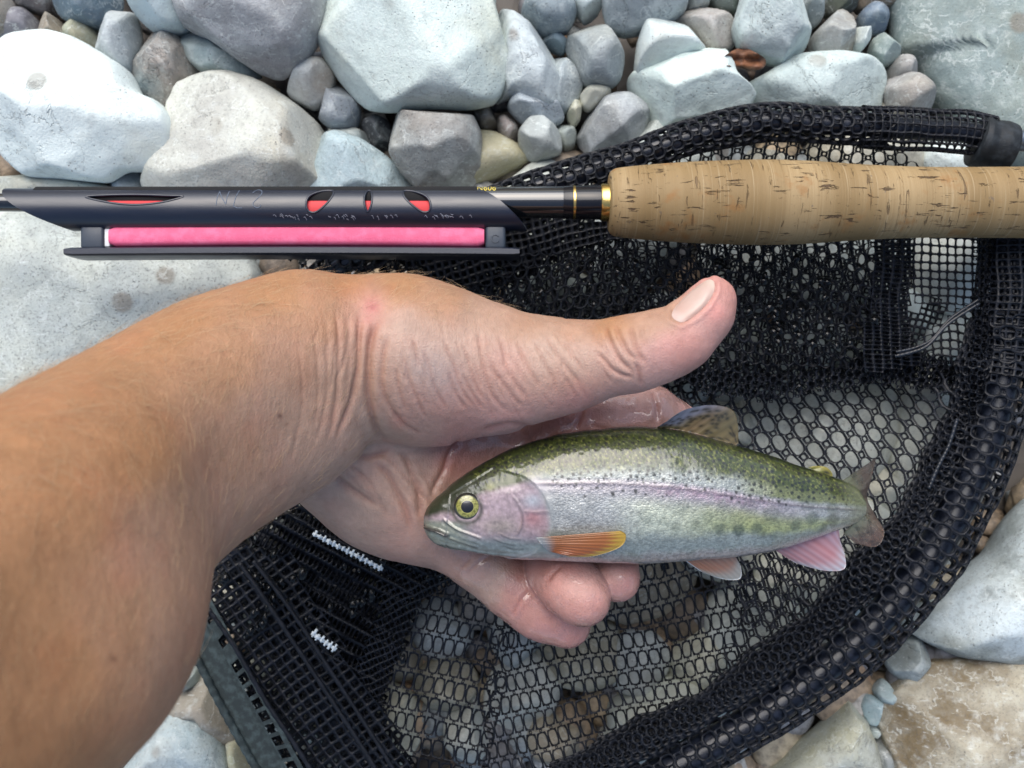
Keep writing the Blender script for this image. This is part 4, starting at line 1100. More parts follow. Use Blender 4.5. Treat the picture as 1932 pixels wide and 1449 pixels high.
# ---------------------------------------------------------------- person: forearm and open hand
def rcone(p, a, b, r1, r2):
    ba = b - a; l2 = ba @ ba; rr = r1 - r2; a2 = l2 - rr * rr; il2 = 1 / l2
    pa = p - a.astype(p.dtype); y = pa @ ba.astype(p.dtype); z = y - l2
    y2 = y * y * l2
    x2 = np.maximum(l2 * l2 * (pa[:, 0] ** 2 + pa[:, 1] ** 2 + pa[:, 2] ** 2) - y2, 0); z2 = z * z * l2
    k = math.copysign(1, rr) * rr * rr * x2
    d = (np.sqrt(x2 * (a2 * il2)) + y * rr) * il2 - r1
    m1 = np.sign(z) * a2 * z2 > k
    m2 = np.sign(y) * a2 * y2 < k
    d[m2] = np.sqrt(x2[m2] + y2[m2]) * il2 - r1
    d[m1] = np.sqrt(x2[m1] + z2[m1]) * il2 - r2
    return d
def smin(a, b, k):
    h = np.maximum(k - np.abs(a - b), 0) / k
    return np.minimum(a, b) - h * h * k * .25

def nd(px, py, z, r):                      # a joint: place and radius (radius in photograph pixels)
    return (P(px, py, z), r * sc(z))

def chain(*nodes): return list(zip(nodes[:-1], nodes[1:]))

# forearm: two parallel bones' worth of flesh so the section is oval
ST = [((640,552),(520,870),.128), ((520,590),(438,918),.140), ((400,623),(355,985),.158), ((200,720),(205,1152),.195), ((0,820),(160,1400),.235), ((-230,930),(-70,1560),.268), ((-520,1060),(-280,1850),.300)]
def arm_nodes(fr):
    out = []
    tab = catmull(np.array([(*e1, *e2, z) for e1, e2, z in ST]), 26)
    for a_, b_, c_, d_, z in tab:
        e1, e2 = (a_, b_), (c_, d_)
        e1, e2 = np.array(e1, float), np.array(e2, float)
        h = np.hypot(*(e2 - e1)) / 2 * .955
        m = (e1 + e2) / 2; d = (e2 - e1) / np.hypot(*(e2 - e1))
        c = m + d * fr * h * .34
        out.append(nd(c[0], c[1], z, h * .66 * 1.0))
    return out
AR, AU = arm_nodes(-1), arm_nodes(1)
G = {}
G['arm'] = chain(*AR) + chain(*AU) + [(a, b) for a, b in zip(AR, AU)]
G['thenar'] = chain(nd(684,626,.126,104), nd(760,665,.124,132), nd(850,684,.122,118), nd(960,696,.124,94), nd(1060,696,.126,75)) \
            + chain(nd(700,705,.118,104), nd(800,724,.112,98), nd(930,732,.112,70))
G['thumb'] = chain(nd(1040,694,.126,75), nd(1105,683,.129,66), nd(1150,674,.131,61), nd(1190,668,.133,65), nd(1226,659,.134,60), nd(1262,647,.135,57), nd(1294,634,.136,50), nd(1332,592,.136,46), nd(1348,562,.136,39))
G['palm'] = chain(nd(610,800,.098,120), nd(720,830,.086,120), nd(1040,850,.076,68)) \
          + chain(nd(640,880,.092,88), nd(740,920,.084,86), nd(1030,930,.070,64)) \
          + chain(nd(735,925,.084,86), nd(980,985,.070,58)) \
          + chain(nd(720,915,.085,92), nd(790,960,.083,70), nd(880,1020,.076,58))
G['index'] = chain(nd(1000,840,.082,62), nd(1075,805,.092,56), nd(1150,790,.094,50), nd(1225,786,.092,52), nd(1275,815,.086,46), nd(1300,870,.080,42), nd(1300,930,.080,36))
G['middle'] = chain(nd(1030,930,.070,62), nd(1110,965,.068,50), nd(1140,1010,.072,46), nd(1150,1055,.086,44), nd(1164,1092,.098,44))
G['ring'] = chain(nd(980,985,.070,56), nd(1020,1030,.074,50), nd(1050,1078,.092,47), nd(1078,1106,.101,51), nd(1101,1131,.106,51))
G['pinky'] = chain(nd(830,985,.080,60), nd(905,1054,.082,53), nd(965,1108,.082,50), nd(1020,1150,.082,49), nd(1070,1178,.082,45))
KIN = {'arm': .016, 'thenar': .012, 'thumb': .006, 'palm': .016, 'index': .008, 'middle': .008, 'ring': .008, 'pinky': .008}
NAMES = list(G)

def body_sdf(p, want=False, near=None):
    ds = []
    full = p
    for gi, g in enumerate(NAMES):
        d = None
        if near is not None:
            sel = np.nonzero(near[:, gi])[0]
            p = full[sel]
            if len(sel) == 0:
                ds.append(np.full(len(full), .05, full.dtype)); continue
        for (a, ra), (b, rb) in G[g]:
            if np.linalg.norm(a - b) < 1e-6: continue
            q = rcone(p, a, b, ra, rb)
            d = q if d is None else smin(d, q, KIN[g])
        if near is not None:
            q = np.full(len(full), .05, full.dtype); q[sel] = d; d = q
        ds.append(d)
    D = dict(zip(NAMES, ds))
    r = smin(D['arm'], D['palm'], .007)
    r = smin(r, smin(D['thenar'], D['thumb'], .010), .0055)
    f = D['index']
    r = smin(r, f, .004)
    f = np.minimum(np.minimum(D['middle'], D['ring']), D['pinky'])
    r = smin(r, f, .005)
    if want == 2:
        return r, np.stack(ds, 1)
    if want:
        return r, np.argmin(np.stack(ds), 0)
    return r

def surface_nets(lo, hi, h):
    n = np.ceil((hi - lo) / h).astype(int) + 1
    B = 8
    nb = (n + B - 1) // B
    n = nb * B + 1
    # coarse look first
    ax = [lo[k] + h * B * (np.arange(nb[k]) + .5) for k in range(3)]
    C = np.stack(np.meshgrid(*ax, indexing='ij'), -1).reshape(-1, 3)
    dc, dg = body_sdf(C, 2)
    ng = dg < h * B * .5 * 1.74 + .020
    near = np.abs(dc) < h * B * .5 * 1.74 + .004
    field = np.repeat(np.repeat(np.repeat(dc.reshape(nb).astype(np.float32), B, 0), B, 1), B, 2)
    F = np.full(n, 1.0, np.float32)
    F[:-1, :-1, :-1] = field
    del field
    bi = np.argwhere(near.reshape(nb)); ng = ng[near]
    k = np.arange(B + 1)
    off = np.stack(np.meshgrid(k, k, k, indexing='ij'), -1).reshape(-1, 3)
    for s in range(0, len(bi), 900):
        ijk = (bi[s:s + 900, None] * B + off[None]).reshape(-1, 3)
        d = body_sdf((lo + ijk * h).astype(np.float32), near=np.repeat(ng[s:s + 900], len(off), 0))
        F[ijk[:, 0], ijk[:, 1], ijk[:, 2]] = d
    ins = F < 0
    S = [slice(0, -1), slice(1, None)]
    cnt = np.zeros(tuple(np.array(n) - 1), np.int8)
    for a in (0, 1):
        for b in (0, 1):
            for c in (0, 1):
                cnt += ins[S[a], S[b], S[c]]
    cells = np.argwhere((cnt > 0) & (cnt < 8))
    vid = np.full(cnt.shape, -1, np.int32)
    vid[cells[:, 0], cells[:, 1], cells[:, 2]] = np.arange(len(cells))
    acc = np.zeros((len(cells), 3)); num = np.zeros(len(cells))
    cor = [(a, b, c) for a in (0, 1) for b in (0, 1) for c in (0, 1)]
    val = {c: F[cells[:, 0] + c[0], cells[:, 1] + c[1], cells[:, 2] + c[2]] for c in cor}
    for a in cor:
        for k3 in range(3):
            if a[k3] == 0:
                b = list(a); b[k3] = 1; b = tuple(b)
                va, vb = val[a], val[b]
                m = (va < 0) != (vb < 0)
                t = va[m] / (va[m] - vb[m])
                pt = np.tile(np.array(a, float), (m.sum(), 1)); pt[:, k3] = t
                acc[m] += pt; num[m] += 1
    V = lo + (cells + acc / num[:, None]) * h
    quads = []
    for k3 in range(3):
        u, w = (k3 + 1) % 3, (k3 + 2) % 3
        sl0 = [slice(1, -1)] * 3; sl1 = [slice(1, -1)] * 3
        sl0[k3] = slice(0, -1); sl1[k3] = slice(1, None)
        A, Bq = ins[tuple(sl0)], ins[tuple(sl1)]
        e = np.argwhere(A != Bq)
        fl = A[e[:, 0], e[:, 1], e[:, 2]]
        base = e + np.array([0 if q == k3 else 1 for q in range(3)])
        c = []
        for du, dw in ((-1, -1), (0, -1), (0, 0), (-1, 0)):
            q = base.copy(); q[:, u] += du; q[:, w] += dw
            c.append(vid[q[:, 0], q[:, 1], q[:, 2]])
        c = np.stack(c, 1)
        c[~fl] = c[~fl][:, ::-1]
        quads.append(c)
    Q = np.concatenate(quads)
    return V, Q[(Q >= 0).all(1)]

def relax(V, Q, it, f=.5):
    E = np.concatenate([Q[:, [0, 1]], Q[:, [1, 2]], Q[:, [2, 3]], Q[:, [3, 0]]])
    deg = np.bincount(E.ravel(), minlength=len(V)).astype(float)
    for _ in range(it):
        s = np.zeros_like(V)
        for k in range(3):
            s[:, k] = np.bincount(E[:, 0], V[E[:, 1], k], len(V)) + np.bincount(E[:, 1], V[E[:, 0], k], len(V))
        V = V + f * (s / deg[:, None] - V)
    return V

def vnormals(V, Q):
    n = np.cross(V[Q[:, 2]] - V[Q[:, 0]], V[Q[:, 3]] - V[Q[:, 1]])
    r = np.zeros_like(V)
    for k in range(3):
        for j in range(4): r[:, k] += np.bincount(Q[:, j], n[:, k], len(V))
    return r / (np.linalg.norm(r, axis=1)[:, None] + 1e-15)

VOX = .00058
hv, hq = surface_nets(np.array([-.215, -.150, .045]), np.array([.085, .055, .335]), VOX)
hv = relax(hv, hq, 4, .5)
hn = vnormals(hv, hq)
_, hl = body_sdf(hv, True)
hx, hy = PX(hv)
L = {g: (hl == i) for i, g in enumerate(NAMES)}
upf = hn[:, 2] > -.15

# --- creases: (line, half width px, depth m, groups)
CR = []
def cr(groups, w, d, *lines):
    for l in lines: CR.append((groups, w, d, l))
AT = ('arm', 'thenar', 'palm')
cr(AT, 4.0, .0005, [(632,570),(637,620),(639,660),(637,726),(628,800),(612,850)])
cr(AT, 4.5, .0011, [(680,580),(677,640),(675,690),(664,750),(648,795),(632,835)])
cr(AT, 5.5, .0015, [(719,596),(705,625),(697,655),(694,712),(698,764),(712,813),(740,842)])
cr(AT, 4, .0006, [(738,622),(727,655),(721,690),(722,735),(740,775),(772,812)])
cr(AT, 3.5, .0002, [(585,600),(593,640),(600,690),(600,760),(590,830)])
cr(AT, 3.5, .0002, [(612,590),(618,650),(618,720),(606,800),(580,870)])
cr(AT, 4, .0002, [(655,580),(658,640),(656,720),(646,780)])
cr(AT, 4, .0002, [(560,640),(570,720),(566,800),(545,880)])
TT = ('thenar', 'thumb', 'palm', 'arm')
cr(TT, 3.2, .00055, [(756,655),(766,690),(774,720),(797,775),(815,800)], [(800,660),(812,700),(822,735),(846,780)], [(832,635),(846,665),(857,689),(868,725),(884,755),(905,775)],
   [(868,640),(882,675),(889,700),(903,738),(922,765)], [(901,612),(907,660),(912,689),(925,738),(950,770),(972,782)], [(940,625),(950,665),(956,695),(985,741),(1000,755)],
   [(924,690),(940,712),(958,735),(985,772)], [(1005,640),(1018,665),(1030,690),(1042,713),(1053,745)], [(1028,628),(1040,650),(1052,670),(1077,703),(1102,733)],
   [(748,690),(752,730),(768,780)], [(778,640),(786,675),(790,700)], [(975,640),(984,668),(1000,700),(1022,735)], [(1060,640),(1080,672),(1108,705)], [(740,770),(760,800),(800,822)],
   [(870,700),(890,740),(915,776)], [(845,700),(862,745),(884,778)])
cr(TT, 3.5, .0007, [(1140,606),(1146,630),(1155,652),(1172,682),(1202,708)], [(1160,610),(1168,635),(1178,655),(1190,671),(1206,680)], [(1190,612),(1194,638),(1204,666),(1218,688)], [(1199,684),(1206,705),(1210,732)],
   [(1121,660),(1140,680),(1155,697),(1177,708),(1200,712)])
cr(TT, 3, .0003, [(1116,612),(1122,640),(1136,662)], [(1210,618),(1214,640),(1222,655)], [(1226,612),(1228,632)])
cr(('palm', 'thenar', 'pinky'), 5, .0010, [(876,822),(850,850),(838,885),(822,915),(808,945)], [(905,812),(960,800),(1010,805)])
cr(('palm', 'thenar'), 6, .0012, [(640,850),(690,862),(740,850)], [(610,880),(660,920),(720,960)], [(700,865),(735,900),(765,960),(778,1010)], [(760,850),(775,890),(790,930),(792,985)])
cr(('index', 'palm'), 4, .0010, [(1104,758),(1098,780),(1085,812)], [(1228,735),(1238,760),(1240,800)])
cr(('index',), 3, .0004, [(1108,800),(1160,812),(1210,805)], [(1245,742),(1252,765)])
cr(('pinky',), 3, .0004, [(880,1085),(905,1060),(935,1045)], [(965,1165),(985,1130),(1005,1110)], [(868,1075),(890,1052)])
cr(('ring',), 4, .0007, [(1030,1100),(1045,1080),(1062,1065)])
rw = np.random.default_rng(11)
for k in range(46):
    x0 = rw.uniform(745, 1120); y0 = rw.uniform(600, 740)
    Ln = rw.uniform(28, 75); sl = np.interp(x0, [745, 900, 1120], [.22, .38, .62]) + rw.normal(0, .10)
    CR.append((TT, rw.uniform(1.8, 2.8), rw.uniform(.00014, .00034), [(x0, y0), (x0 + sl * Ln * .4, y0 + Ln * .45), (x0 + sl * Ln * 1.0 + rw.normal(0, 3), y0 + Ln)]))
for k in range(16):
    x0 = rw.uniform(575, 735); y0 = rw.uniform(585, 720); Ln = rw.uniform(50, 120)
    CR.append((AT, rw.uniform(2, 3), rw.uniform(.00008, .0002), [(x0, y0), (x0 + rw.normal(0, 4), y0 + Ln * .5), (x0 - .12 * Ln + rw.normal(0, 5), y0 + Ln)]))
for k in range(14):
    x0 = rw.uniform(600, 780); y0 = rw.uniform(850, 930); Ln = rw.uniform(40, 90)
    CR.append((('palm',), rw.uniform(3, 5), rw.uniform(.0002, .0005), [(x0, y0), (x0 + .5 * Ln, y0 + .45 * Ln + rw.normal(0, 5)), (x0 + .9 * Ln, y0 + 1.0 * Ln)]))
hz_ = np.zeros(len(hv))
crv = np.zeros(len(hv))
for groups, w, d, line in CR:
    line = catmull(np.array(line, float), 24)
    m = upf & np.any([L[g] for g in groups], 0)
    m &= (hx > line[:, 0].min() - 40) & (hx < line[:, 0].max() + 40) & (hy > line[:, 1].min() - 40) & (hy < line[:, 1].max() + 40)
    i = np.nonzero(m)[0]
    dd, al = poly_dist(hx[i], hy[i], line)
    fade = sstep(0, .18, al) * sstep(1, .78, al)
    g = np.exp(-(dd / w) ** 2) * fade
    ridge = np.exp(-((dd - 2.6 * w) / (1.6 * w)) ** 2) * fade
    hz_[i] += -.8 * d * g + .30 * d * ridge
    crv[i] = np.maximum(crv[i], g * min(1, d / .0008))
# tendons, veins and slack skin
lump = .0010 * fbm(hv * 55, 3, 3) * (L['arm'] | L['palm'] | L['thenar'])
skn = .00022 * fbm(hv * 420, 3, 5)
hv2 = hv + hn * (hz_ + lump + skn)[:, None]
# nail bed groove on the thumb
NAIL = [(1268,600),(1270,584),(1292,560),(1318,538),(1338,527),(1348,532),(1348,549),(1335,573),(1310,597),(1286,609)]
ncl = np.array(NAIL + NAIL[:1], float)
i = np.nonzero(L['thumb'] & upf & (hx > 1240) & (hy < 640))[0]
dd, _ = poly_dist(hx[i], hy[i], ncl)
inside = in_poly(hx[i], hy[i], NAIL)
hv2[i] += hn[i] * (np.where(inside, -.0007, -.0005 * np.exp(-(dd / 4) ** 2) + .0005 * np.exp(-((dd - 8) / 5) ** 2)))[:, None]

# --- skin pigment: tanned outside, pale palm side, pink fingertips, fixed to the skin
TAN, TAN2, PALE, PINKS, ROSE = np.array((.355,.182,.088)), np.array((.372,.220,.146)), np.array((.42,.285,.222)), np.array((.49,.242,.205)), np.array((.51,.295,.258))
SAMP = [(0,800,TAN),(150,690,TAN),(330,600,TAN),(520,530,TAN),(650,520,TAN),(760,520,TAN),(850,548,TAN*.5+TAN2*.5),(100,950,TAN),(250,850,TAN),(420,680,TAN*.6+TAN2*.4),(120,1250,TAN),(0,1100,TAN),
        (30,1440,TAN),(220,1200,TAN*.6+TAN2*.4),(330,1000,TAN2),(450,850,TAN2),(560,680,TAN2),(600,600,TAN*.5+TAN2*.5),(520,780,TAN2*.6+PALE*.4),(430,980,TAN2*.6+PALE*.4),(330,1220,TAN2),(560,850,PALE*.6+TAN2*.4),
        (650,680,TAN2*.5+PALE*.5),(700,600,PINKS*.5+TAN2*.5),(760,640,PALE),(820,690,PALE),(880,660,PALE),(950,690,PALE*.6+PINKS*.4),(920,590,TAN2*.6+PALE*.4),(1000,600,TAN2),(1080,612,TAN2),(1150,615,TAN),(1030,660,PALE),(1100,680,PALE),(1160,680,PALE*.7+ROSE*.3),
        (1220,620,TAN2),(1260,600,TAN2),(1240,670,ROSE),(1300,640,PINKS),(1350,580,PINKS*.6+ROSE*.4),(1370,540,PINKS),(1330,610,ROSE),(800,790,PALE*.6+PINKS*.4),(720,820,PALE),(640,900,PALE),(700,950,PALE),(780,900,PALE),(780,1000,PALE*.7+PINKS*.3),
        (870,850,PINKS),(950,820,ROSE),(1100,780,PINKS),(1180,770,ROSE),(1260,770,ROSE),(880,1060,PALE*.7+PINKS*.3),(930,1090,PALE),(980,1110,PINKS),(1050,1180,PINKS),(1100,1110,ROSE),(1120,1150,PINKS),(1165,1080,ROSE),(1190,1100,PINKS),(1040,1080,PINKS)]
sx_ = np.array([s[0] for s in SAMP], float); sy_ = np.array([s[1] for s in SAMP], float); sk_ = np.array([s[2] for s in SAMP])
hc = np.zeros((len(hv), 3))
for s in range(0, len(hv), 40000):
    e = slice(s, s + 40000)
    jx = hx[e] + 26 * fbm(hv[e] * 120, 2, 8); jy = hy[e] + 26 * fbm(hv[e] * 120, 2, 9)
    d2 = (jx[:, None] - sx_) ** 2 + (jy[:, None] - sy_) ** 2
    w = 1 / (d2 + 900) ** 2
    hc[e] = (w @ sk_) / w.sum(1)[:, None]
mot = fbm(hv * 150, 3, 12)
hc *= (1 + .26 * mot + .16 * fbm(hv * 600, 2, 31))[:, None]
hc[:, 0] *= 1 + .05 * fbm(hv * 70, 2, 13)
red = np.clip(fbm(hv * 90, 3, 14) * 3 - .1, 0, 1) * .34
hc = mixc(hc, hc * np.array((1.12, .84, .80)), red)
def blot(x, y, r, c, a, grp=None):
    d = np.hypot(hx - x, hy - y)
    w = a * np.exp(-(d / r) ** 2) * upf
    if grp: w = w * np.any([L[g] for g in grp], 0)
    hc[:] = mixc(hc, np.array(c), w)
blot(702, 578, 16, (.46,.17,.15), .8, AT); blot(694, 602, 12, (.48,.20,.17), .5, AT); blot(703, 580, 5, (.30,.09,.08), .7, AT)
blot(528, 785, 5, (.10,.05,.04), .8); blot(215, 1244, 6, (.16,.07,.04), .8); blot(422, 668, 4, (.25,.12,.07), .6); blot(80,890,5,(.25,.12,.07),.5)
blot(800, 690, 40, (.40,.34,.33), .35, TT); blot(845, 720, 45, (.40,.33,.34), .3, TT); blot(752,795,18,(.50,.22,.17),.5,TT); blot(842, 878, 22, (.55,.22,.15), .6, ('palm',))
blot(1260, 648, 22, (.62,.30,.27), .4, ('thumb',)); blot(1352, 590, 18, (.64,.28,.25), .5, ('thumb',))
rf = np.random.default_rng(77)
for k in range(150):                                         # freckles on the tanned side
    x, y = rf.uniform(-20, 720), rf.uniform(520, 1440)
    blot(x, y, rf.uniform(1.8, 4.2), (.20, .085, .04), rf.uniform(.12, .42), ('arm', 'thenar'))
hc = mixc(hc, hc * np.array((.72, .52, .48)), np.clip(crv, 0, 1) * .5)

person = mesh_obj("person", hv2, hq)
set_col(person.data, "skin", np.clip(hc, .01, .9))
wet = (L['index'] | L['pinky'] | L['ring'] | L['middle']).astype(float) * .9 + L['palm'] * sstep(780, 900, hx) * .9
set_f(person.data, "wet", wet)
tag(person, "tanned bare forearm and wet open hand, thumb up, cradling the trout over the net", "person")

m = Mat("skin")
co = m.coord('Object')
base = m.attr("skin"); wetf = m.attr("wet", out='Fac')
fine = m.math('ADD', m.voro(co, 950, 'DISTANCE_TO_EDGE'), m.math('MULTIPLY', m.noise(m.mapping(co, (900, 180, 500)), 1.0, 3, .6, dist=.6), 1.3)); fine2 = m.noise(co, 1500, 3, .6)
n3 = m.noise(co, 420, 4, .6)
c = m.mix(m.math('MULTIPLY', m.ramp(n3, .42, .7), .22), base, m.mix(1.0, base, (.80, .66, .60), 'MULTIPLY'))
c = m.mix(m.math('MULTIPLY', m.ramp(n3, .5, .3), .16), c, m.mix(1.0, c, (1.16, 1.14, 1.12), 'MULTIPLY'))
film = m.ramp(m.noise(co, 110, 3, .55), .45, .51)
wf = m.math('MULTIPLY', wetf, film)
hgt = m.math('ADD', m.math('MULTIPLY', fine, .6), m.math('MULTIPLY', fine2, .5))
m.set(Base_Color=c, Roughness=m.math('SUBTRACT', .50, m.math('MULTIPLY', wf, .36)), Normal=m.bump(hgt, .62, .0005))
m.b.inputs['Subsurface Weight'].default_value = .12
m.b.inputs['Subsurface Radius'].default_value = (.0032, .0013, .0007)
m.b.inputs['Subsurface Scale'].default_value = 1.0
m.put(m.b.inputs['Coat Weight'], wf)
m.b.inputs['Coat Roughness'].default_value = .05
m.b.inputs['Specular IOR Level'].default_value = .4
person.data.materials.append(m.m)

# --- thumbnail, laid on the thumb
bvh = BVHTree.FromPolygons([tuple(v) for v in hv2], [tuple(q) for q in hq[L['thumb'][hq].any(1)]])
def on_skin(px, py, lift=.0):
    d = Vector(((px - CX) / FPX, (CY - py) / FPX, -1.0)).normalized()
    hit, nrm, _, _ = bvh.ray_cast(Vector((0, 0, H)), d)
    return (hit, nrm) if hit is not None else (None, None)
nl = []
NA = np.array(NAIL, float)
bnd = catmull(NA, 40, True); cn = bnd.mean(0)
rings_n = 8
vv, ok = [], True
for k in range(rings_n + 1):
    t = k / rings_n
    for q in (cn + (bnd - cn) * t * .98 if k else [cn]):
        h_, n_ = on_skin(*q)
        if h_ is None:
            h_, n_ = Vector(vv[-1]), Vector((0, .3, 1))
        vv.append(np.array(h_) + np.array(n_) * (.0009 * (1 - t ** 6) + .0001))
ff = [(0, 1 + i, 1 + (i + 1) % 40) for i in range(40)]
for k in range(rings_n - 1):
    b = 1 + k * 40
    ff += [(b + i, b + 40 + i, b + 40 + (i + 1) % 40, b + (i + 1) % 40) for i in range(40)]
vv = np.array(vv)
nail = mesh_obj("thumbnail", vv, ff, parent=person)
axis = np.array([.68, -.73]); 
npx, npy = PX(vv)
tt = ((npx - 1275) * .70 + (npy - 600) * -.71) / 103.0
nc = mixc((.47,.31,.255), (.48,.345,.29), sstep(.1, .5, tt))
nc = mixc(nc, np.array((.52,.42,.35)), sstep(.80, .92, tt))
nc = mixc(nc, np.array((.50,.40,.36)), sstep(.16, .06, tt) * .5)
set_col(nail.data, "skin", nc)
m = Mat("nail"); co = m.coord('Object')
m.set(Base_Color=m.attr("skin"), Roughness=.34, Normal=m.bump(m.noise(m.mapping(co, (900, 900, 900)), 1.0, 2), .08, .0003))
m.b.inputs['Subsurface Weight'].default_value = .1; m.b.inputs['Subsurface Radius'].default_value = (.002, .001, .0007)
nail.data.materials.append(m.m)

# --- fine pale hairs on the forearm and wrist
rngh = np.random.default_rng(4)
cand = np.nonzero((L['arm'] | (L['thenar'] & (hy < 600))) & (hx > -80) & (hx < 960) & (hn[:, 2] > -.35) & (hy < 1480))[0]
wgt = np.where(hn[cand, 1] > .2, 1.0, .35) * np.where(hx[cand] > 520, .55, 1.0) * np.where(hy[cand] > 1000, .5, 1)
pick = rngh.choice(cand, 1500, replace=False, p=wgt / wgt.sum())
HV, HF = [], []
for k, i in enumerate(pick):
    n_ = hn[i]
    dirn = np.array([.55, .62, .12]) + rngh.normal(0, .28, 3)        # they lie towards the thumb side
    dirn -= n_ * (dirn @ n_); dirn /= np.linalg.norm(dirn) + 1e-9
    Ln = rngh.uniform(.004, .010); r0 = rngh.uniform(.00003, .00005)
    s_ = np.cross(dirn, n_)
    for q in range(4):
        t = q / 3
        c = hv2[i] + dirn * Ln * t + n_ * (Ln * (.30 * t - .14 * t * t)) + s_ * Ln * .12 * t * t * rngh.choice([-1, 1]) 
        r = r0 * (1 - .75 * t)
        for a in (0, 2.094, 4.189): HV.append(c + r * (math.cos(a) * s_ + math.sin(a) * n_))
    b = k * 12
    for q in range(3):
        for a in range(3):
            HF.append((b + q * 3 + a, b + q * 3 + (a + 1) % 3, b + q * 3 + 3 + (a + 1) % 3, b + q * 3 + 3 + a))
hair = mesh_obj("arm_hair", np.array(HV), np.array(HF), simple("pale_hair", (.52, .37, .22), .4), parent=person)
hair["kind"] = "stuff"
# ---------------------------------------------------------------- trout
FZ = .113
FS = sc(FZ)
trout = empty("trout", tuple(P(1200, 940, FZ)))
tag(trout, "small spotted rainbow trout lying on its side across the open hand", "fish")
ED = np.array([(799,977,992),(803,964,1006),(811,951,1018),(824,937,1028),(850,914,1039),(880,892,1043),(920,868,1049),(960,848,1053),(1000,833,1055),(1050,820,1057),(1100,812,1060),(1150,807,1062),(1200,804,1063),(1250,806,1061),(1300,815,1058),(1350,828,1053),(1400,843,1048),(1450,858,1041),(1500,875,1028),(1550,891,1011),(1580,902,1000),(1602,911,993),(1618,922,986),(1630,942,972)], float)
TH = np.array([(800,.0012),(812,.0046),(830,.0066),(860,.0085),(900,.0102),(960,.0120),(1020,.0130),(1100,.0142),(1250,.0146),(1350,.0136),(1450,.0110),(1530,.0080),(1600,.0048),(1630,.0028)])
FZC = np.array([(800,.1135),(1000,.113),(1300,.113),(1450,.1115),(1550,.106),(1630,.097)])
nu, nt = 640, 240
# finer steps at the nose
u = np.linspace(0, 1, nu) ** 1.15
fx = 800 + (1630 - 800) * u
top = np.interp(fx, ED[:, 0], ED[:, 1]); bot = np.interp(fx, ED[:, 0], ED[:, 2])
ker = np.hanning(15); ker /= ker.sum()
def smo(a):
    p = np.pad(a, 7, mode='reflect', reflect_type='odd'); return np.convolve(p, ker, 'valid')
top, bot = smo(top), smo(bot)
th_ = np.interp(fx, TH[:, 0], TH[:, 1]); th_ = smo(th_)
zc = smo(np.interp(fx, FZC[:, 0], FZC[:, 1]))
a = np.linspace(0, 2 * np.pi, nt, endpoint=False)
cs, sn = np.cos(a), np.sin(a)
e = 2 / 2.15
cc = np.sign(cs) * np.abs(cs) ** e; ss = np.sign(sn) * np.abs(sn) ** e
ym = (top + bot) / 2; yh = (bot - top) / 2
fpx = np.repeat(fx, nt); fpy = (ym[:, None] - yh[:, None] * cc[None]).ravel()
zz = (zc[:, None] + th_[:, None] * ss[None]).ravel()
mid = np.repeat(zc, nt)
s_ = (H - mid) / FPX
fv = np.stack([(fpx - CX) * s_, (CY - fpy) * s_, zz], 1)
i = np.arange(nu - 1)[:, None] * nt; j = np.arange(nt)[None]
fq = np.stack([i + j, i + nt + j, i + nt + (j + 1) % nt, i + (j + 1) % nt], -1).reshape(-1, 4)
vv_ = np.tile(cc, nu)                                  # +1 back .. -1 belly
fn = vnormals(fv, fq)
# flow coordinates that both flanks share
qx, qy = fpx, fpy
dsp = np.zeros(len(fv)); groove = np.zeros(len(fv))
def fcr(w, d, line, ridge=.4, side=True):
    line = catmull(np.array(line, float), 30)
    dd, al = poly_dist(qx, qy, line)
    fade = sstep(0, .1, al) * sstep(1, .9, al)
    g = np.exp(-(dd / w) ** 2) * fade
    global dsp, groove
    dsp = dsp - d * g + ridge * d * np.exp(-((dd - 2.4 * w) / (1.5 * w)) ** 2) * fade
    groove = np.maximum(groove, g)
def soft(cx, cy, rx_, ry_, h, rot=0):
    c_, s2 = math.cos(rot), math.sin(rot)
    dx, dy = qx - cx, qy - cy
    x_, y_ = c_ * dx + s2 * dy, -s2 * dx + c_ * dy
    global dsp
    dsp = dsp + h * np.exp(-((x_ / rx_) ** 2 + (y_ / ry_) ** 2))
# gill cover stands proud of the flank
gp = np.array([(985,893),(1004,905),(1022,925),(1034,950),(1039,975),(1035,1000),(1024,1020),(1000,1040),(960,1052)], float)
gd, gal = poly_dist(qx, qy, catmull(gp, 40))
ins_g = in_poly(qx, qy, list(map(tuple, gp)) + [(900,1060),(840,1040),(850,930),(930,880)])
dsp = dsp + np.where(ins_g, .0004 * sstep(0, 18, gd), -.00022 * np.exp(-(gd / 9) ** 2))
fcr(2.2, .0002, [(964,926),(978,945),(985,965),(984,985),(974,1006)])
fcr(2.0, .0002, [(985,958),(1010,960),(1036,958)])
fcr(3.4, .0016, [(803,991),(814,994),(830,998),(850,1007)], .0)
fcr(2.2, .0004, [(836,972),(850,985),(868,996),(890,1004),(912,1012)], .5)
fcr(2.2, .0003, [(845,1010),(875,1022),(905,1030)], .6)
fcr(2.0, .0002, [(826,1022),(870,1036),(930,1044),(985,1046)], .6)
fcr(1.8, .00015, [(930,1010),(952,1020),(975,1024)], .6); fcr(1.8, .00015, [(940,1000),(962,1010),(985,1012)], .6); fcr(1.8, .00015, [(946,1022),(966,1030),(990,1030)], .6)
soft(882, 955, 34, 34, .0006); soft(835, 950, 8, 6, -.0004)
soft(940, 965, 45, 35, .0006); soft(860, 1025, 45, 12, .0005, .2)
ll = [(985,905),(1005,906),(1060,906),(1130,905),(1200,908),(1270,914),(1340,924),(1420,938),(1500,950),(1580,957),(1625,962)]
fcr(2.0, .00022, ll, .4)
ray = fbm(np.stack([qx / 30, qy / 30, qx * 0], 1), 3, 2)
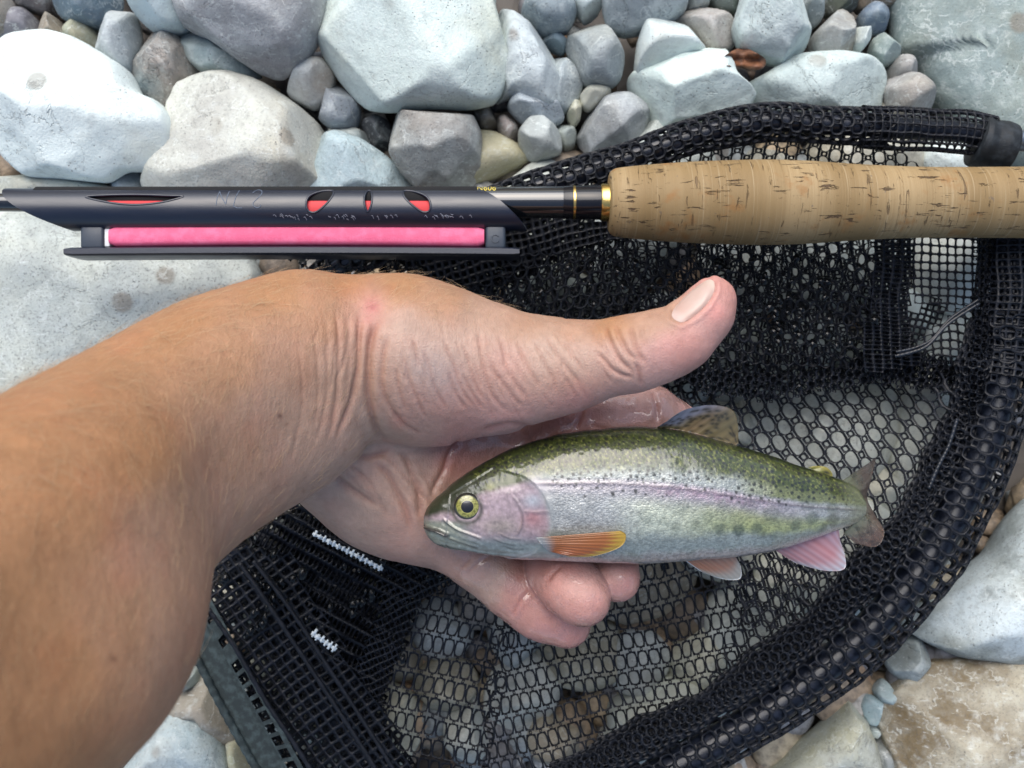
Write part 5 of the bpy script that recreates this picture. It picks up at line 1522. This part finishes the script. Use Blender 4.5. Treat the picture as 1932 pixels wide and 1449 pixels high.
dsp = dsp + .0005 * ray + .00016 * fbm(np.stack([qx / 5, qy / 5, qx * 0], 1), 3, 22)
fv = fv + fn * dsp[:, None]

# --- pigment
N = lambda sx, sy, o=3, sd=0: fbm(np.stack([qx / sx, qy / sy, np.full(len(qx), .5)], 1), o, sd)
n1, n2, n3_ = N(26, 20, 3, 1), N(7, 5, 3, 2), N(3.2, 2.6, 2, 3)
lld, _ = poly_dist(qx, qy, catmull(np.array(ll, float), 60))
lly = np.interp(qx, [p[0] for p in ll], [p[1] for p in ll])
dy = qy - lly                                        # + below the lateral line
hgt_ = np.interp(qx, fx, bot - top)
OLIVE, GOLDG, SILV, LILAC, MAG = (np.array(c) for c in ((.060,.078,.015), (.30,.30,.085), (.44,.46,.47), (.48,.39,.48), (.36,.20,.30)))
CREAMY, YGRN, BLUEG, BELL, STEEL = (np.array(c) for c in ((.64,.66,.56), (.36,.38,.18), (.36,.39,.38), (.50,.45,.47), (.485,.485,.505)))
c = np.tile(STEEL, (len(qx), 1))
rear = sstep(1330, 1500, qx + 60 * n1)
c = mixc(c, CREAMY, sstep(1130, 1230, qx + 50 * n1) * (1 - rear) * sstep(10, 40, dy))
c = mixc(c, YGRN * 1.15, sstep(1230, 1420, qx + 60 * n1) * sstep(8, 36, dy + 20 * n1))
c = mixc(c, BLUEG, sstep(.42, .62, -vv_ + .25 * n1 - .10 * sstep(1400, 1550, qx)))
c = mixc(c, BELL, sstep(.72, .9, -vv_ + .25 * n1))
# rosy band along the line
band = np.exp(-((dy - 2) / (15 + 10 * sstep(1000, 1300, qx))) ** 2) * sstep(1560, 1450, qx) 
c = mixc(c, LILAC, band * .6 * (1 + .4 * n2).clip(0, 1.2))
mg = np.exp(-((dy - 6) / (11 + 4 * n1)) ** 2) * sstep(1180, 1260, qx) * sstep(1480, 1380, qx)
c = mixc(c, MAG * 1.1, (mg * (.55 + 1.6 * n2)).clip(0, 1) * .7)
c = mixc(c, np.array((.24,.15,.20)), np.exp(-(lld / 2.0) ** 2) * (.38 + .5 * n1) * sstep(1000, 1020, qx))
# upper flank
up_s = sstep(-4, -14, dy + 8 * n2)
c = mixc(c, SILV, up_s * sstep(1010, 1030, qx))
c = mixc(c, YGRN * .72, up_s * sstep(1340, 1470, qx + 60 * n1))
spk = sstep(.1, .5, n3_ * 2.2)
bk = sstep(.27, .54, vv_ + .20 * n1 + .14 * n2 + .10 * sstep(1380, 1600, qx) - .02)
backc = mixc(OLIVE, GOLDG, (spk * .75).clip(0, 1))
backc = mixc(backc, OLIVE * .55, sstep(.86, .99, vv_))
c = mixc(c, backc, bk)
glit = sstep(.25, .55, n3_ * 2) * (1 - bk) * sstep(.1, .35, vv_) * sstep(1010, 1040, qx) * (1 - rear)
c = mixc(c, np.array((.62,.62,.50)), glit * .6)
drk = sstep(.25, .6, -n3_ * 2) * sstep(.05, .35, vv_) * (1 - bk) * sstep(1010, 1040, qx)
c = mixc(c, np.array((.22,.24,.20)), drk * .45)
# head
headm = np.where(ins_g, sstep(-2, 12, gd + 8 * n1), 0)
headm = np.maximum(headm, sstep(905, 880, qx))
HC = np.tile(np.array((.46,.355,.40)), (len(qx), 1))
HC = mixc(HC, np.array((.36,.31,.27)), np.exp(-(((qx - 945) / 40) ** 2 + ((qy - 988) / 18) ** 2)) * .8)
HC = mixc(HC, np.array((.50,.27,.29)), np.exp(-(((qx - 1006) / 22) ** 2 + ((qy - 975) / 16) ** 2)) * .85)
HC = mixc(HC, np.array((.42,.16,.18)), np.exp(-(((qx - 1003) / 12) ** 2 + ((qy - 968) / 9) ** 2)) * (.5 + n2).clip(0, 1))
HC = mixc(HC, np.array((.48,.54,.62)), np.exp(-(((qx - 1005) / 18) ** 2 + ((qy - 938) / 12) ** 2)) * .8)
jaw = sstep(998, 1022, qy + 10 * n1 + (qx - 900) * -.03)
HC = mixc(HC, np.array((.27,.31,.31)), jaw)
HC = mixc(HC, np.array((.30,.33,.28)), sstep(905, 860, qx) * sstep(972, 985, qy))
HC = mixc(HC, np.array((.42,.45,.42)), sstep(.12, .4, n2) * .5 * sstep(985, 1000, qy))
HC = HC * (1 + .55 * n2 + .35 * n3_)[:, None].clip(.5, 1.5)
crown = sstep(0, 14, np.interp(qx, [800, 830, 860, 885, 920, 960, 1000, 1030], [985, 972, 968, 945, 930, 918, 908, 900]) - qy + 14 * n1)
HC = mixc(HC, mixc(np.array((.035,.045,.018)), np.array((.10,.12,.03)), sstep(870, 960, qx) * .8), crown)
HC = mixc(HC, np.array((.30,.30,.06)), crown * np.exp(-(((qx - 925) / 9) ** 2 + ((qy - 915) / 9) ** 2)) * .8)
HC = mixc(HC, np.array((.26,.28,.07)), crown * sstep(.15, .4, n2) * sstep(900, 960, qx) * .8)
c = mixc(c, HC, headm)
# black spots
rsp = np.random.default_rng(17)
spots = []
for k in range(4200):
    x = rsp.uniform(890, 1612); v_ = rsp.uniform(.02, 1.0)
    if rsp.random() > np.interp(v_, [0, .25, .45, .6, 1], [.03, .12, .45, 1, 1]) * np.interp(x, [890, 1000, 1450, 1600], [.7, 1, 1, 1.0]): continue
    if x < 1030 and v_ < .55: continue
    t_, b_ = np.interp(x, fx, top), np.interp(x, fx, bot)
    y = (t_ + b_) / 2 - (b_ - t_) / 2 * v_
    r = rsp.uniform(1.5, 3.4) * (1.15 if x > 1400 else 1)
    if all((x - p[0]) ** 2 + ((y - p[1]) * 1.25) ** 2 > (r + p[2] + 2.2) ** 2 for p in spots[-700:]): spots.append((x, y, r))
    if len(spots) > 640: break
o_ = np.argsort(qx); qs = qx[o_]
sm = np.zeros(len(qx))
for x, y, r in spots:
    lo_, hi_ = np.searchsorted(qs, x - 10), np.searchsorted(qs, x + 10)
    ii = o_[lo_:hi_]
    d = np.hypot(qx[ii] - x, (qy[ii] - y) * 1.1) + 2.4 * n3_[ii]
    sm[ii] = np.maximum(sm[ii], sstep(r + .9, r - .7, d))
c = mixc(c, np.array((.012,.014,.010)), sm * .94)
c = c * (1 + .40 * n1 + .40 * n2 + .2 * n3_)[:, None].clip(.55, 1.45)
# blurred dark parr marks low on the flank
for x, y, r, s in [(1265,985,10,.35),(1240,972,9,.25),(1300,982,9,.35),(1322,968,12,.25),(1344,988,11,.55),(1381,992,12,.65),(1415,989,11,.6),(1428,1002,7,.4),(1448,1005,8,.45),(1440,962,16,.35),(1400,950,14,.25),(1490,985,11,.55),(1520,972,13,.5),(1512,945,14,.3),(1563,978,13,.5),(1545,992,9,.5),(1560,955,12,.4),(1350,945,14,.25),(1275,950,16,.2),(1208,965,14,.2),(1200,998,8,.2)]:
    d = np.hypot(qx - x, (qy - y)) + 4 * n2
    c = mixc(c, np.array((.085,.11,.085)), s * sstep(r + 3, r - 4, d))
c = c * mixc(np.array((.68,.71,.67)), np.array((.72,.72,.70)), headm)
c = mixc(c, np.array((.16,.18,.10)), sstep(1565, 1625, qx) * .7)
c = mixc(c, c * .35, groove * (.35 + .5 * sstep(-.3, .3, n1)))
c = mixc(c, np.array((.02,.015,.015)), np.exp(-(poly_dist(qx, qy, np.array([(798,990),(812,993),(830,997),(846,1004)], float))[0] / 3.2) ** 2) * .95)
c = mixc(c, np.array((.02,.022,.012)), np.exp(-((np.hypot(qx - 882, qy - 955) - 27) / 4.5) ** 2) * .8)

body = mesh_obj("body", fv, fq)
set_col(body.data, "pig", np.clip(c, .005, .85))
shine = (1 - bk * .6) * (1 - sm) * (1 - .5 * headm)
set_f(body.data, "shine", np.clip(shine * (.75 + .5 * n3_), 0, 1))
scl = sstep(1030, 1050, qx) * (1 - .5 * bk)
set_f(body.data, "scales", np.where(ins_g, 0, scl))
uvl = body.data.uv_layers.new(name="flow")
lp = np.empty(len(body.data.loops), np.int32); body.data.loops.foreach_get("vertex_index", lp)
uvl.data.foreach_set("uv", np.stack([qx[lp] / 100, qy[lp] / 100], 1).astype(np.float32).ravel())
child(body, trout)
m = Mat("trout_skin")
uv = m.n("ShaderNodeUVMap", uv_map="flow").outputs[0]
col_ = m.attr("pig"); shn = m.attr("shine", out='Fac'); scf = m.attr("scales", out='Fac')
sv = m.voro(m.mapping(uv, (24, 30, 1)), 1.0, 'F1', .85)
cell = m.voro(m.mapping(uv, (24, 30, 1)), 1.0, 'F1', .85, 1)
cb = m.n("ShaderNodeSeparateColor"); m.put(cb.inputs[0], cell)
tone = m.ramp(cb.outputs[0], 0, 1, .80, 1.22)
tn = m.n("ShaderNodeCombineColor"); [m.put(tn.inputs[k], tone) for k in range(3)]
c2 = m.mix(scf, col_, m.mix(1.0, col_, tn.outputs[0], 'MULTIPLY'))
m.set(Base_Color=c2, Metallic=m.math('MULTIPLY', shn, .42), Roughness=m.math('SUBTRACT', .44, m.math('MULTIPLY', m.math('MULTIPLY', shn, cb.outputs[1]), .20)),
      Normal=m.bump(m.math('ADD', m.math('MULTIPLY', sv, scf), m.math('MULTIPLY', m.noise(uv, 60, 3), .8)), .34, .0006))
m.b.inputs['Coat Weight'].default_value = .95; m.b.inputs['Coat Roughness'].default_value = .11
body.data.materials.append(m.m)

# --- eye
ez = float(np.interp(882, fx, zc) + np.interp(882, fx, th_) * .86)
ec = P(882, 955, ez)
ER = 26 * sc(ez)
bm = bmesh.new(); bmesh.ops.create_uvsphere(bm, u_segments=48, v_segments=32, radius=1.0)
ev = np.array([q.co[:] for q in bm.verts]); ef = [tuple(q.index for q in p.verts) for p in bm.faces]; bm.free()
r_ = np.hypot(ev[:, 0] * 1.0, ev[:, 1])
ev2 = ev * np.array([ER, ER * .98, ER * .42]) + (ec - np.array([0, 0, ER * .02]))
eye = mesh_obj("eye", ev2, ef)
m = Mat("trout_eye"); co = m.n("ShaderNodeTexCoord").outputs['Generated']
sp_ = m.n("ShaderNodeVectorMath", operation='SUBTRACT'); m.put(sp_.inputs[0], co); sp_.inputs[1].default_value = (.5, .5, .5)
mp = m.mapping(sp_.outputs[0], (2, 2, 0)); ln = m.n("ShaderNodeVectorMath", operation='LENGTH'); m.put(ln.inputs[0], mp)
rad = ln.outputs['Value']
irn = m.noise(m.mapping(co, (14, 14, 2)), 1.0, 4)
iris = m.mix(m.ramp(irn, .35, .65), (.13, .13, .022), (.34, .33, .085))
irc = m.mix(m.ramp(rad, .44, .48), (.003, .003, .004), (.40, .38, .12))
irc = m.mix(m.ramp(rad, .48, .52), irc, iris)
irc = m.mix(m.ramp(rad, .76, .86), irc, (.02, .02, .015))
m.set(Base_Color=irc, Roughness=.3); m.b.inputs['Coat Weight'].default_value = 1.0; m.b.inputs['Coat Roughness'].default_value = .03
eye.data.materials.append(m.m); child(eye, trout)

# --- fins: thin two sided blades with raised rays
def fin(name, base, tip, zb, zt, thick, cfun, nr=9, edge=None, n=40, mrows=44, curl=0.0, alpha=.0, label=None):
    """Skin between a base line and an outer margin; rays run from one to the other."""
    B, T = catmull(np.array(base, float), mrows), catmull(np.array(tip, float), mrows)
    zbv = np.interp(np.linspace(0, 1, mrows), np.linspace(0, 1, len(zb)), zb); ztv = np.interp(np.linspace(0, 1, mrows), np.linspace(0, 1, len(zt)), zt)
    t = np.linspace(0, 1, n)
    px = B[:, None, 0] * (1 - t) + T[:, None, 0] * t; py = B[:, None, 1] * (1 - t) + T[:, None, 1] * t
    z = zbv[:, None] * (1 - t) + ztv[:, None] * t + curl * np.sin(t * np.pi)[None]
    s = np.linspace(0, 1, mrows)[:, None] + 0 * t[None]
    rays = .5 + .5 * np.cos(s * nr * 2 * np.pi)
    edgew = np.minimum(1, np.minimum(s, 1 - s) * 14) * np.minimum(1, (1 - t[None]) * 10 + .15)
    hgt = thick * (.35 + .65 * rays) * edgew * (1 - .6 * t[None]) + .00008
    c = P(px.ravel(), py.ravel(), z.ravel())
    up, dn = c + np.outer(hgt.ravel(), [0, 0, 1]), c - np.outer(hgt.ravel(), [0, 0, 1])
    v = np.concatenate([up, dn]); K = n * mrows
    i = np.arange(mrows - 1)[:, None] * n; j = np.arange(n - 1)[None]
    q = np.stack([i + j, i + n + j, i + n + j + 1, i + j + 1], -1).reshape(-1, 4)
    f = np.concatenate([q[:, ::-1], q + K])
    loop = list(range(n)) + [k * n + n - 1 for k in range(1, mrows)] + [(mrows - 1) * n + k for k in range(n - 2, -1, -1)] + [k * n for k in range(mrows - 2, 0, -1)]
    loop = np.array(loop); l2 = np.roll(loop, -1)
    f = np.concatenate([f, np.stack([loop, l2, l2 + K, loop + K], 1)])
    o = mesh_obj(name, v, f)
    cc_ = cfun(s.ravel(), np.tile(t, mrows), rays.ravel(), px.ravel(), py.ravel())
    set_col(o.data, "pig", np.clip(np.concatenate([cc_, cc_]), .004, .85))
    m = Mat(name)
    m.set(Base_Color=m.attr("pig"), Roughness=.32)
    m.b.inputs['Coat Weight'].default_value = .5; m.b.inputs['Coat Roughness'].default_value = .12
    m.b.inputs['Subsurface Weight'].default_value = .2; m.b.inputs['Subsurface Radius'].default_value = (.002, .0012, .0008)
    if alpha:
        m.put(m.b.inputs['Alpha'], 1 - alpha)
    o.data.materials.append(m.m)
    child(o, trout)
    if label: o["label"] = label
    return o
def A3(*c): return np.array(c)
def c_pect(s, t, r, px, py):
    c = mixc(A3(.29,.11,.025), A3(.24,.065,.018), s); c = mixc(c, A3(.30,.32,.33), sstep(.22, .02, t)); c = mixc(c, A3(.36,.23,.03), sstep(.78, .95, t + .1 * (r - .5)))
    c = mixc(c, c * .7, (1 - r) * .3); return mixc(c, A3(.05,.04,.02), sstep(.05, .0, s) * .8)
fin("pectoral_fin", [(1010,1014),(1020,1026),(1034,1040)], [(1170,1001),(1181,1010),(1170,1032),(1120,1049),(1075,1050)], [.1275,.126,.122], [.1285,.128,.127], .0005, c_pect, 11, curl=.002)
def c_pelv(s, t, r, px, py):
    c = mixc(A3(.36,.13,.06), A3(.30,.17,.11), s); c = mixc(c, A3(.32,.30,.26), sstep(.55, 1, t + .25 * s)); c = mixc(c, A3(.62,.64,.66), sstep(.09, .02, s)); c = mixc(c, A3(.60,.62,.62), sstep(.93, 1, t))
    return mixc(c, c * .6, (1 - r) * .35)
fin("pelvic_fin", [(1284,1052),(1330,1054),(1385,1046)], [(1322,1078),(1362,1092),(1396,1092),(1398,1068)], [.112,.112,.112], [.108,.107,.107,.109], .0005, c_pelv, 9)
def c_anal(s, t, r, px, py):
    c = mixc(A3(.34,.18,.19), A3(.36,.26,.31), s); c = mixc(c, A3(.44,.17,.17), np.exp(-((s - .6) / .12) ** 2) * .5); c = mixc(c, A3(.38,.39,.43), sstep(.6, 1, t))
    return mixc(c, A3(.27,.09,.09), (1 - r) * .45)
fin("anal_fin", [(1456,1034),(1508,1018),(1582,990)], [(1500,1062),(1552,1076),(1592,1074),(1594,1048),(1585,1020)], [.109,.108,.104], [.105,.104,.102,.101,.101], .0005, c_anal, 9)
def c_dors(s, t, r, px, py):
    c = mixc(A3(.30,.26,.12), A3(.17,.13,.06), s); 
    lil = sstep(.52, .34, s + .10 * np.sin(t * 5)) * sstep(.05, .3, t)
    c = mixc(c, A3(.42,.42,.50), lil); c = mixc(c, A3(.36,.22,.12), np.exp(-((s - .5) / .14) ** 2) * .5)
    sp2 = np.zeros(len(s))
    rd = np.random.default_rng(2)
    for k in range(70):
        a_, b_ = rd.uniform(.05, .98), rd.uniform(.02, .85)
        if a_ < .3 and rd.random() < .6: continue
        sp2 = np.maximum(sp2, np.exp(-(((s - a_) / .026) ** 2 + ((t - b_) / .055) ** 2)))
    c = mixc(c, A3(.02,.02,.015), sp2 * .9)
    return mixc(c, c * .45, (1 - r) * .4)
fin("dorsal_fin", [(1238,807),(1275,810),(1320,820),(1388,840)], [(1258,795),(1290,774),(1338,764),(1380,772),(1392,800),(1393,836)], [.114,.114,.114,.113], [.122,.124,.122,.119,.115,.112], .0005, c_dors, 11, alpha=.12)
def c_adip(s, t, r, px, py):
    c = mixc(A3(.13,.14,.03), A3(.26,.22,.04), t); return mixc(c, A3(.02,.02,.01), np.exp(-(((s - .6) / .12) ** 2 + ((t - .5) / .25) ** 2)) * .9)
fin("adipose_fin", [(1524,882),(1545,890),(1568,900)], [(1536,879),(1558,881),(1570,893),(1570,904)], [.106,.106,.105], [.106,.106,.105,.104], .0007, c_adip, 2)
def c_caud(s, t, r, px, py):
    c = mixc(A3(.15,.16,.10), A3(.13,.09,.07), sstep(.1, .7, t)); c = mixc(c, A3(.20,.11,.07), sstep(.45, .9, s) * .7 * t)
    sp2 = np.zeros(len(s)); rd = np.random.default_rng(6)
    for k in range(40):
        sp2 = np.maximum(sp2, np.exp(-(((s - rd.uniform(0, 1)) / .03) ** 2 + ((t - rd.uniform(.1, 1)) / .07) ** 2)))
    c = mixc(c, A3(.03,.03,.025), sp2 * .6); return mixc(c, c * .55, (1 - r) * .5)
fin("caudal_fin", [(1590,906),(1614,926),(1622,950),(1618,978),(1592,1006)], [(1653,864),(1645,900),(1636,938),(1650,970),(1668,1004),(1653,1031),(1613,1025)], [.102,.100,.099,.100,.101], [.090,.088,.086,.090,.093,.094,.097], .0005, c_caud, 17, alpha=.34)

# dead leaf caught between two stones
lv = np.array([(1362,112),(1378,98),(1400,90),(1424,98),(1444,112),(1440,128),(1416,132),(1392,126),(1372,124)], float)
q = catmull(lv, 40, True); c0 = q.mean(0)
vv, ff = [], []
for k in range(6):
    t = k / 5
    pts_ = c0 + (q - c0) * max(t, .02)
    z = .016 + .006 * np.sin(pts_[:, 0] / 9.0) * t - .004 * ((pts_[:, 1] - c0[1]) / 20) ** 2 + .003 * np.cos(pts_[:, 1] / 4.0)
    vv.append(P(pts_[:, 0], pts_[:, 1], z))
vv = np.concatenate(vv)
for k in range(5):
    ff += [(k * 40 + i, k * 40 + (i + 1) % 40, (k + 1) * 40 + (i + 1) % 40, (k + 1) * 40 + i) for i in range(40)]
vv = np.concatenate([vv, vv - (0, 0, .0006)]); K = 240
ff2 = ff + [tuple(x + K for x in f[::-1]) for f in ff] + [(200 + i, 200 + (i + 1) % 40, 200 + (i + 1) % 40 + K, 200 + i + K) for i in range(40)]
m = Mat("dead_leaf"); co = m.coord('Object')
m.set(Base_Color=m.mix(m.ramp(m.noise(co, 200, 4), .35, .65), (.22, .09, .04), (.10, .045, .025)), Roughness=.6)
leaf = mesh_obj("leaf", vv, ff2, m.m)
tag(leaf, "curled brown dead leaf in the gap under the oblong white stone", "leaf")
